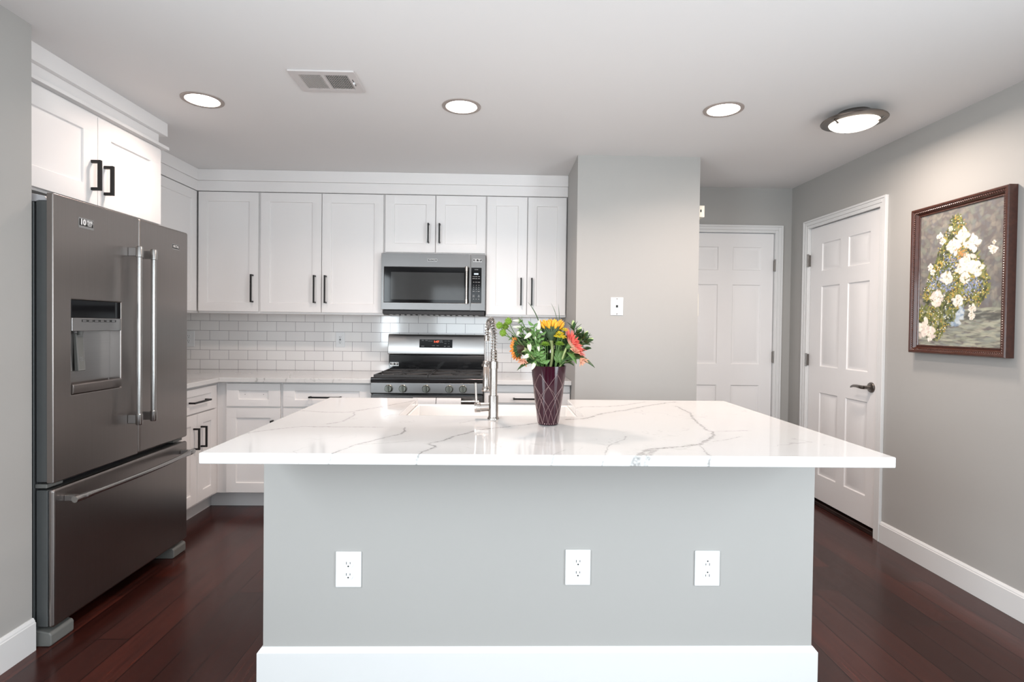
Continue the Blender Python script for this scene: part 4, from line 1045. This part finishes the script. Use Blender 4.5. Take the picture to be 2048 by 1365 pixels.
for j in range(H_):
    for i in range(W_):
        a = j * (W_ + 1) + i; fs.append((a, a + 1, a + W_ + 2, a + W_ + 1))
nf = len(fs); nv = len(vs)
vs += [(-.002, v_[1], v_[2]) for v_ in (vs[0], vs[W_], vs[nv - 1], vs[nv - W_ - 1])]
fs.append((nv + 3, nv + 2, nv + 1, nv))
me.from_pydata(vs, [], fs)
ca = me.color_attributes.new('pigment', 'FLOAT_COLOR', 'CORNER')
cols = np.ones((len(me.loops), 4), np.float32); cols[:nf * 4, :3] = np.repeat(img.reshape(-1, 3), 4, axis=0)
ca.data.foreach_set('color', cols.ravel())
cm = mat('oil_paint_canvas', (.5, .5, .5), .55, bump=((500, 500, 500), .3)); n_ = cm.node_tree.nodes.new('ShaderNodeAttribute'); n_.attribute_name = 'pigment'
cm.node_tree.links.new(n_.outputs[0], cm.node_tree.nodes['Principled BSDF'].inputs['Base Color'])
me.materials.append(cm)
o_ = bpy.data.objects.new('canvas', me); COL.objects.link(o_); o_.parent = t

# ------------------------------------------------------------------ vase
vc = Vector((.197, 2.054, .914)); VH = .2245
def vr(z): k = z / VH; return .0385 + .0285 * k + .0015 * math.sin(k * PI)
t = thing('glass_vase', vc, 'dark wine-red cut glass vase holding the bouquet on the island', 'vase')
M['wine'] = mat('wine_red_glass', (.030, .0028, .0095), .10, spec=.4, coat=.15, noise=((9, 9, 3), .3), trans=.1)
prof = [(.0005, .0004), (.034, .0004), (.0385, .003)] + [(vr(z), z) for z in np.linspace(.008, VH, 14)] + [(vr(VH) - .0035, VH), (vr(VH * .5) - .0035, VH * .5), (vr(.02) - .0035, .02), (.0005, .016)]
gl = obj('glass', MB().lathe(prof, vc, (0, 0, 1), 56, cap=False), 'wine', t, smooth=True)
M['etch'] = mat('frosted_cut', (.33, .23, .22), .3, metal=.5, noise=((30, 30, 30), .1))
mb = MB(); NN = 6
for k in range(2 * NN):
    ztop = .196 if k < NN else .150
    for sgn in (1, -1):
        pts = []
        for z in np.linspace(.010, ztop, 18):
            kk = (z / ztop); th = 2 * PI * (k + (.5 if k >= NN else 0)) / NN + sgn * (3 * PI / NN) * kk ** 1.5 + .42
            r_ = vr(z) + .0001; pts.append(vc + Vector((r_ * math.cos(th), r_ * math.sin(th), z)))
        mb.tube(pts, .00065, 5)
for k in range(28):
    a = 2 * PI * k / 28
    mb.lathe([(.0016, -.001), (.0016, .001)], vc + Vector((.0388 * math.cos(a), .0388 * math.sin(a), .0075)), (math.cos(a), math.sin(a), 0), 6)
obj('cut_pattern', mb, 'etch', gl, smooth=True)

# ------------------------------------------------------------------ flowers
def leafmat(name, c, rough=.5, amt=.25):
    return mat(name, c, rough, noise=((60, 60, 60), amt))
M['leaf'] = leafmat('dark_green_leaf', (.030, .075, .018)); M['leaf2'] = leafmat('mid_green_leaf', (.085, .165, .036)); M['lime'] = leafmat('lime_green', (.20, .33, .03))
M['stem'] = leafmat('pale_stem', (.33, .38, .15)); M['sun'] = leafmat('sunflower_yellow', (.88, .42, .03)); M['orange'] = leafmat('orange_petal', (.85, .28, .05))
M['calyx'] = leafmat('grey_green_calyx', (.065, .105, .050)); M['pink'] = leafmat('coral_petal', (.84, .15, .12)); M['pinkback'] = leafmat('pale_pink_petal', (.76, .40, .28))
M['yellow'] = leafmat('yellow_petal', (.88, .66, .04)); M['cream_petal'] = leafmat('cream_bud', (.70, .70, .52), amt=.15); M['peach'] = leafmat('peach_petal', (.80, .42, .27)); M['disc'] = leafmat('dark_disc', (.045, .025, .012))
M['bud'] = leafmat('pale_green_bud', (.52, .60, .26)); M['mint'] = leafmat('fresh_green_leaf', (.115, .225, .055))

def petal(mb, base, d, nrm, L, w, curl=0., cup=.15, n=5, tip=.15, wave=0.):
    base = Vector(base); d = Vector(d).normalized(); nrm = Vector(nrm); nrm = (nrm - d * nrm.dot(d)).normalized(); sd = d.cross(nrm)
    rows = []
    for i in range(n + 1):
        k = i / n; ww = w * (math.sin(PI * min(1, .12 + .88 * k)) ** .7 if k < 1 else tip * .5) * .5
        c = base + d * (L * k) + nrm * (curl * L * k * k) + sd * (wave * L * math.sin(k * PI))
        rows.append([mb.bm.verts.new(c - sd * ww + nrm * cup * ww), mb.bm.verts.new(c), mb.bm.verts.new(c + sd * ww + nrm * cup * ww)])
    for A, B in zip(rows[:-1], rows[1:]):
        mb.bm.faces.new((A[0], A[1], B[1], B[0])); mb.bm.faces.new((A[1], A[2], B[2], B[1]))
def frame_of(ax):
    ax = Vector(ax).normalized(); a = ax.cross(Vector((0, 0, 1)) if abs(ax.z) < .9 else Vector((1, 0, 0))).normalized(); return ax, a, ax.cross(a)
def radial(mb, c, ax, n, r0, L, w, lift, curl=0., jit=.15, cup=.15, phase=0):
    ax, a, b = frame_of(ax); c = Vector(c)
    for k in range(n):
        th = 2 * PI * (k + random.uniform(-jit, jit)) / n + phase; rad = a * math.cos(th) + b * math.sin(th)
        l_ = lift + random.uniform(-.12, .12)
        petal(mb, c + rad * r0, rad * math.cos(l_) + ax * math.sin(l_), ax, L * random.uniform(.85, 1.12), w * random.uniform(.85, 1.1), curl, cup)
def pompon(mb, c, r, n, L, w):
    """petals standing out of a ball in spiral order"""
    c = Vector(c)
    for k in range(n):
        z = 1 - 2 * (k + .5) / n; q = math.sqrt(1 - z * z); a = k * 2.39996
        nrm = Vector((q * math.cos(a), q * math.sin(a), z)); tan = nrm.cross(Vector((math.sin(a * 3), math.cos(a * 5), .3))).normalized()
        petal(mb, c + nrm * r * .75, nrm + tan * .45, tan, L, w, .2, .4, n=3, tip=.5)
def petals_obj(name, mb, material, parent, th=.0006):
    o = obj(name, mb, material, parent, smooth=True)
    sm = o.modifiers.new('thickness', 'SOLIDIFY'); sm.thickness = th
    return o
def bz(p0, p1, p2, n=8):
    p0, p1, p2 = Vector(p0), Vector(p1), Vector(p2)
    return [p0 * (1 - k) ** 2 + p1 * 2 * k * (1 - k) + p2 * k * k for k in (i / n for i in range(n + 1))]
RIMZ = .914 + VH
def to_vase(start, ctrl=None, rr=.045, n=8, bottom=True):
    """a stem from a flower over the rim opening and down into the vase"""
    s0 = Vector(start); h = Vector((s0.x - vc.x, s0.y - vc.y, 0)); q = h.length or 1; d = h / q
    rim = Vector((vc.x, vc.y, RIMZ + .004)) + d * min(rr, q)
    if ctrl is None: ctrl = (rim * .55 + s0 * .45); ctrl.z = rim.z + (s0.z - rim.z) * .62
    pts = bz(s0, ctrl, rim, n)
    if bottom: pts += bz(rim, rim - Vector((0, 0, .05)) - d * .01, Vector((vc.x, vc.y, .95)) + d * min(.018, q), 4)[1:]
    return pts
flower = thing

# sunflower seen from below, top of the bouquet
c = Vector((.203, 2.035, 1.272)); ax = Vector((.02, .10, 1))
t = flower('sunflower', (c.x, c.y, 1.14), 'yellow sunflower seen from behind with a thick pale stem, top centre of the bouquet', 'flower')
A, a_, b_v = frame_of(ax)
mb = MB()
radial(mb, c + A * .004, ax, 30, .035, .034, .012, 1.02, .12, cup=.3); radial(mb, c + A * .006, ax, 26, .032, .034, .013, 1.2, .05, phase=.13, cup=.3); radial(mb, c + A * .002, ax, 12, .037, .030, .012, .72, .2, phase=.3, jit=.5)
petals_obj('petals', mb, 'sun', t)
obj('calyx', MB().lathe([(.0062, -.042), (.008, -.036), (.0125, -.030), (.021, -.022), (.030, -.011), (.0355, .002), (.037, .010), (.026, .014)], c, ax, 32), 'calyx', t, smooth=True)
mb = MB(); radial(mb, c - A * .020, ax, 16, .021, .022, .010, .72, .1, cup=.3); radial(mb, c - A * .010, ax, 24, .029, .020, .009, .85, .05, phase=.2); radial(mb, c, ax, 26, .035, .018, .008, .95, -.15, phase=.1)
petals_obj('sepals', mb, 'calyx', t)
obj('disc', MB().lathe([(.030, .012), (.026, .020), (.012, .023), (.001, .023)], c, ax, 28), 'disc', t, smooth=True)
obj('stem', MB().tube(to_vase(c - A * .038, (.212, 2.02, 1.19), n=10), [.0075, .0066, .0062, .0060, .0058] + [.0056] * 10, 12), 'stem', t, smooth=True)
# second sunflower, orange, facing away at the left
c = Vector((.080, 2.04, 1.203)); ax = Vector((-.80, .48, -.10)); A, a_, b_v = frame_of(ax)
t = flower('sunflower', (c.x, c.y, 1.15), 'orange sunflower turned away, at the left side of the bouquet', 'flower')
mb = MB(); radial(mb, c, ax, 26, .022, .028, .012, .35, -.1, cup=.3); radial(mb, c + A * .002, ax, 22, .021, .025, .011, .55, phase=.1, cup=.3)
petals_obj('petals', mb, 'orange', t)
obj('calyx', MB().lathe([(.005, -.026), (.011, -.020), (.022, -.008), (.026, .0), (.017, .004)], c, ax, 24), 'disc', t, smooth=True)
mb = MB(); radial(mb, c - A * .010, ax, 16, .014, .024, .010, .45, .1); radial(mb, c - A * .004, ax, 16, .020, .020, .009, .3, .1, phase=.2); petals_obj('sepals', mb, 'leaf', t)
obj('stem', MB().tube(to_vase(c - A * .022, (.120, 2.02, 1.20)), .0042, 10), 'stem', t, smooth=True)
# coral gerbera
c = Vector((.268, 2.005, 1.215)); ax = Vector((.80, .05, .50)); A, a_, b_v = frame_of(ax)
t = flower('gerbera_daisy', (c.x, c.y, 1.14), 'coral pink gerbera with fine petals at the right side of the bouquet', 'flower')
mb = MB()
for lift, L_, n_p, ph in ((.50, .062, 34, 0), (.62, .058, 32, .1), (.40, .056, 28, .17), (.80, .046, 26, .05)): radial(mb, c + A * .003, ax, n_p, .006, L_, .0085, lift, -.06, cup=.25, phase=ph)
petals_obj('petals', mb, 'pink', t, .0005)
mb = MB(); radial(mb, c + A * .001, ax, 26, .006, .034, .0078, .40, -.05, cup=.25, phase=.07); petals_obj('back_petals', mb, 'pinkback', t, .0005)
obj('calyx', MB().lathe([(.0035, -.016), (.008, -.010), (.0115, -.002), (.010, .004), (.004, .006)], c, ax, 18), 'leaf2', t, smooth=True)
obj('disc', MB().lathe([(.010, .010), (.010, .016), (.001, .018)], c, ax, 18), 'yellow', t, smooth=True)
obj('stem', MB().tube(to_vase(c - A * .014, (.247, 2.0, 1.185), rr=.052), .0040, 10), 'stem', t, smooth=True)
# small yellow daisies
for i, (p, lab) in enumerate((((.250, 2.015, 1.274), 'highest small yellow daisy between sunflower and gerbera'), ((.231, 2.000, 1.261), 'small yellow daisy right of the sunflower head, second from the top'), ((.240, 1.992, 1.248), 'lowest small yellow daisy right of the sunflower stem'), ((.224, 1.998, 1.250), 'small yellow daisy nearest the sunflower stem'))):
    t = flower('yellow_daisy', p, lab, 'flower', 'small yellow daisies in the bouquet'); p = Vector(p); ax = Vector((.1, -.25, .9))
    mb = MB(); radial(mb, p, ax, 20, .003, .0135, .0060, .15, cup=.3); radial(mb, p + Vector((0, 0, .002)), ax, 16, .002, .0105, .0055, .5); petals_obj('petals', mb, 'yellow', t, .0004)
    obj('disc', MB().lathe([(.0055, -.001), (.0055, .004), (.001, .006)], p, ax, 12), 'lime', t, smooth=True)
    obj('stem', MB().tube(to_vase(p), .0013, 6), 'leaf2', t, smooth=True)
# green button mums
for i, (p, lab) in enumerate((((.0065, 2.04, 1.290), 'green button flower farthest left in the bouquet'), ((.0405, 2.04, 1.306), 'highest green button flower at the upper left'), ((.0205, 2.03, 1.262), 'lowest green button flower at the left'), ((.029, 2.06, 1.287), 'green button flower in the middle of the left cluster'))):
    t = flower('green_button_flower', p, lab, 'flower', 'green button flowers at the left of the bouquet'); p = Vector(p)
    mb = MB(); pompon(mb, p, .0115, 70, .0068, .0062); petals_obj('petals', mb, 'lime', t, .0005)
    obj('core', MB().lathe([(.011 * math.sin(a), -.011 * math.cos(a)) for a in np.linspace(.08, PI - .08, 9)], p, (0, 0, 1), 16), 'lime', t, smooth=True)
    obj('stem', MB().tube(to_vase(p + Vector((.004, 0, -.009)), (.075, 2.01, 1.215 + .012 * i), rr=.040), .0015, 6), 'leaf2', t, smooth=True)
# lime pompons near the centre
for p, lab in (((.176, 1.995, 1.220), 'flat lime green flower left of the sunflower stem'), ((.230, 1.995, 1.222), 'flat lime green flower right of the sunflower stem')):
    t = flower('lime_flower', p, lab, 'flower', 'lime flowers in the middle of the bouquet'); p = Vector(p)
    mb = MB()
    for ring in range(4): radial(mb, p + Vector((0, 0, .0016 * ring)), (0, -.15, 1), 18, .003, .0165 - ring * .003, .0065, .05 + ring * .3, cup=.3, phase=ring * .3)
    petals_obj('petals', mb, 'lime', t, .0005)
    obj('stem', MB().tube(to_vase(p), .0015, 6), 'leaf2', t, smooth=True)
# white bell buds (long closed blossoms) on sprigs
buds = [((.088, 2.03, 1.307), (-1, 0, .05), .032, .0055), ((.093, 2.02, 1.283), (-1, -.1, .03), .038, .0065), ((.085, 2.01, 1.272), (-.55, -.2, -.75), .024, .0075),
        ((.128, 1.985, 1.266), (-.72, -.1, -.60), .040, .0085), ((.152, 2.01, 1.268), (.05, 0, 1), .044, .0095), ((.116, 1.99, 1.228), (.12, -.15, -1), .036, .0095),
        ((.150, 2.0, 1.222), (.15, -.1, -1), .028, .0065), ((.140, 1.982, 1.158), (-.38, -.2, -.9), .034, .0085), ((.120, 1.985, 1.184), (-.85, -.2, -.50), .030, .0090), ((.134, 2.0, 1.255), (.35, -.1, -.9), .020, .0065)]
names = ['pointing left at the very top', 'pointing left below the topmost one', 'drooping beside the dark leaf', 'large, angled down to the left', 'upright beside the sunflower', 'hanging left of the centre', 'hanging small near the middle', 'drooping over the vase rim', 'pale and open just above the left leaf', 'small, hanging under the upright one']
for i, ((p, d, L_, w_)) in enumerate(buds):
    p = Vector(p); d = Vector(d).normalized()
    t = flower('white_bell_bud', p, 'white closed bell bud, ' + names[i], 'flower', 'white bell buds in the bouquet')
    obj('petals', MB().lathe([(w_ * .35, 0), (w_ * .70, L_ * .16), (w_ * .88, L_ * .36), (w_ * .82, L_ * .58), (w_ * .55, L_ * .80), (w_ * .22, L_ * .95), (.0004, L_)], p, d, 14), 'cream_petal', t, smooth=True)
    mb = MB(); radial(mb, p - d * .004, d, 6, .002, .019, .007, 1.15, -.25, cup=.2); radial(mb, p - d * .006, d, 4, .002, .017, .006, .35, -.2, cup=.2)
    petals_obj('sepals', mb, 'mint', t)
    st_ = p - d * .002
    obj('stem', MB().tube(to_vase(st_, (.150 + .012 * math.sin(i * 2.1), 1.995, 1.20 if p.z > 1.2 else p.z + .018), rr=.040, bottom=True), .0018, 7), 'mint', t, smooth=True)
# alstroemeria, peach
for p, ax, lab in (((.287, 1.985, 1.192), (.1, -.6, .5), 'peach lily blossom under the gerbera, inner one'), ((.306, 1.985, 1.172), (.5, -.5, -.6), 'peach lily blossom hanging lowest at the right'), ((.100, 2.0, 1.168), (-.3, -.5, -.7), 'peach lily blossom below the orange sunflower')):
    t = flower('peach_lily', p, lab, 'flower', 'peach lilies in the bouquet'); p = Vector(p)
    mb = MB(); radial(mb, p, ax, 6, .002, .030, .017, .95, -.10, cup=.4); petals_obj('petals', mb, 'peach', t)
    mb = MB(); radial(mb, p + Vector(ax).normalized() * .002, ax, 6, .001, .024, .010, 1.15, -.1, cup=.4, phase=.5); petals_obj('inner_petals', mb, 'pinkback', t)
    obj('stem', MB().tube(to_vase(p), .0017, 6), 'leaf2', t, smooth=True)
# green-cream buds at the far right
for i, (p, d, lab) in enumerate((((.288, 2.04, 1.288), (-.1, 0, 1), 'pale bud standing highest at the right'), ((.302, 2.04, 1.268), (.5, 0, .6), 'pale bud below the highest at the right'), ((.327, 2.03, 1.252), (.5, -.1, .8), 'pale bud farthest right, upper'), ((.338, 2.03, 1.236), (.8, -.1, .3), 'pale bud farthest right, lower'))):
    p = Vector(p); t = flower('lily_bud', p, lab, 'flower', 'pale lily buds at the right of the bouquet'); d = Vector(d).normalized()
    obj('petals', MB().lathe([(.003, 0), (.0068, .006), (.0070, .012), (.0042, .020), (.0004, .025)], p, d, 12), 'bud', t, smooth=True)
    mb = MB(); radial(mb, p - d * .006, d, 4, .003, .032, .013, 1.1, -.1, cup=.3); radial(mb, p - d * .012, d, 3, .003, .030, .012, .6, .0, cup=.3, phase=.4); petals_obj('sepals', mb, 'leaf', t)
    obj('stem', MB().tube(to_vase(p, (.285, 2.045, 1.20), rr=.050), .0017, 6), 'leaf2', t, smooth=True)
# long leaves and grass blades as stems of their own
def leaf_thing(name, pts, w, material, label, group=None, n=14, fold=.25):
    t_pts = bz(*pts, n=n); mb = MB(); rows = []
    for i, p in enumerate(t_pts):
        k = i / n; d = (t_pts[min(i + 1, n)] - t_pts[max(i - 1, 0)]).normalized(); sd = d.cross(Vector((0, -.55, .83))).normalized(); nn = sd.cross(d)
        ww = w * .5 * (math.sin(PI * (.06 + .94 * k)) ** .8 if k < 1 else .02)
        rows.append([mb.bm.verts.new(p - sd * ww + nn * ww * fold), mb.bm.verts.new(p), mb.bm.verts.new(p + sd * ww + nn * ww * fold)])
    for A_, B_ in zip(rows[:-1], rows[1:]):
        mb.bm.faces.new((A_[0], A_[1], B_[1], B_[0])); mb.bm.faces.new((A_[1], A_[2], B_[2], B_[1]))
    o = petals_obj(name, mb, material, None); return tag(o, label, 'leaf', group)
leaf_thing('long_leaf', ((.172, 2.02, 1.142), (.128, 2.0, 1.178), (.073, 1.99, 1.123)), .022, 'leaf', 'long dark leaf drooping over the left side of the vase')
leaf_thing('long_leaf', ((.232, 2.02, 1.142), (.275, 1.99, 1.215), (.362, 1.99, 1.136)), .034, 'leaf', 'long pointed leaf hanging farthest right of the vase')
leaf_thing('long_leaf', ((.258, 2.01, 1.192), (.275, 1.98, 1.19), (.292, 1.98, 1.150)), .020, 'mint', 'lighter green leaf folded down right of the gerbera stem')
leaf_thing('long_leaf', ((.240, 2.04, 1.143), (.272, 2.03, 1.165), (.288, 2.02, 1.140)), .020, 'leaf', 'short dark leaf just over the right side of the vase rim')
leaf_thing('long_leaf', ((.30, 2.05, 1.21), (.33, 2.05, 1.235), (.352, 2.04, 1.218)), .032, 'leaf', 'broad leaf behind the gerbera at the right')
leaf_thing('long_leaf', ((.31, 2.06, 1.19), (.335, 2.05, 1.205), (.358, 2.04, 1.206)), .026, 'leaf', 'grey-green leaf pointing right below the broad leaf')
leaf_thing('long_leaf', ((.15, 2.02, 1.175), (.12, 2.0, 1.205), (.088, 2.0, 1.190)), .022, 'leaf2', 'dark leaf covering the middle of the orange sunflower')
leaf_thing('long_leaf', ((.13, 2.03, 1.235), (.12, 2.02, 1.285), (.095, 2.02, 1.272)), .028, 'leaf', 'dark round leaf between the white buds at the left')
for pts, lab, w_ in ((((.168, 2.07, 1.27), (.150, 2.06, 1.34), (.114, 2.06, 1.379)), 'dark grass blade leaning left above the bouquet', .0045), (((.236, 2.08, 1.27), (.228, 2.08, 1.34), (.205, 2.08, 1.376)), 'thin grass blade leaning left above the sunflower', .0022), (((.240, 2.08, 1.27), (.238, 2.08, 1.33), (.233, 2.08, 1.376)), 'thin upright grass blade above the sunflower', .0022)):
    leaf_thing('grass_blade', pts, w_, 'leaf', lab, 'grass blades above the bouquet')
# filler greenery: many small leaves nobody could count
mb = MB(); mb2 = MB(); mb3 = MB()
for k in range(520):
    a = random.uniform(0, 2 * PI); hz_ = random.uniform(0, 1); R_ = (.040 + .070 * hz_) * math.sqrt(random.random())
    p = Vector((.200 + R_ * math.cos(a) * 1.2, 2.085 + R_ * math.sin(a) * .55, 1.140 + .105 * hz_ ** 1.2))
    d = Vector((math.cos(a) * .9 + random.uniform(-.5, .5), math.sin(a) * .5, random.uniform(-.3, 1.2)))
    petal(mb if k % 4 else mb2, p, d, Vector((random.uniform(-.7, .7), -1, random.uniform(-.3, .9))), random.uniform(.018, .042), random.uniform(.009, .019), random.uniform(-.5, .3), n=5, wave=random.uniform(-.15, .15))
# fresh sprigs in front at the left, and a lobed tuft right of the thick stem
for (x0, z0, x1, z1, n_l) in ((.170, 1.150, .130, 1.300, 16), (.160, 1.150, .160, 1.265, 13), (.180, 1.145, .112, 1.235, 11), (.165, 1.150, .150, 1.215, 8), (.150, 1.170, .118, 1.190, 6)):
    for k in range(n_l):
        q = k / n_l; p = Vector((x0 + (x1 - x0) * q, 1.998 + .01 * random.random(), z0 + (z1 - z0) * q)); sg = -1 if k % 2 else 1
        petal(mb3, p, (sg * random.uniform(.5, 1.1), -.2, random.uniform(.2, 1)), (random.uniform(-.3, .3), -1, .5), random.uniform(.014, .030), random.uniform(.007, .012), random.uniform(-.6, .1), n=5, wave=random.uniform(-.2, .2))
for k in range(16): petal(mb2, (.232 + random.uniform(-.006, .006), 2.01, 1.148 + .002 * k), (random.uniform(-1, 1), -.2, 1), (0, -1, .2), .030, .013, -.2, n=4)
for k in range(22):
    a = 2 * PI * k / 22; mb2.tube(to_vase((vc.x + .060 * math.cos(a), vc.y + .02 + .045 * math.sin(a), 1.235)), .0013, 5)
for mbx, m_, lab in ((mb, 'leaf', 'mass of dark green leaves filling the middle of the bouquet'), (mb2, 'leaf2', 'mid-green leaves and thin stems filling the back of the bouquet'), (mb3, 'mint', 'fresh light green sprigs in front at the left of the bouquet')):
    o = petals_obj('filler_foliage', mbx, m_, None, .0004); tag(o, lab, 'foliage', kind='stuff')
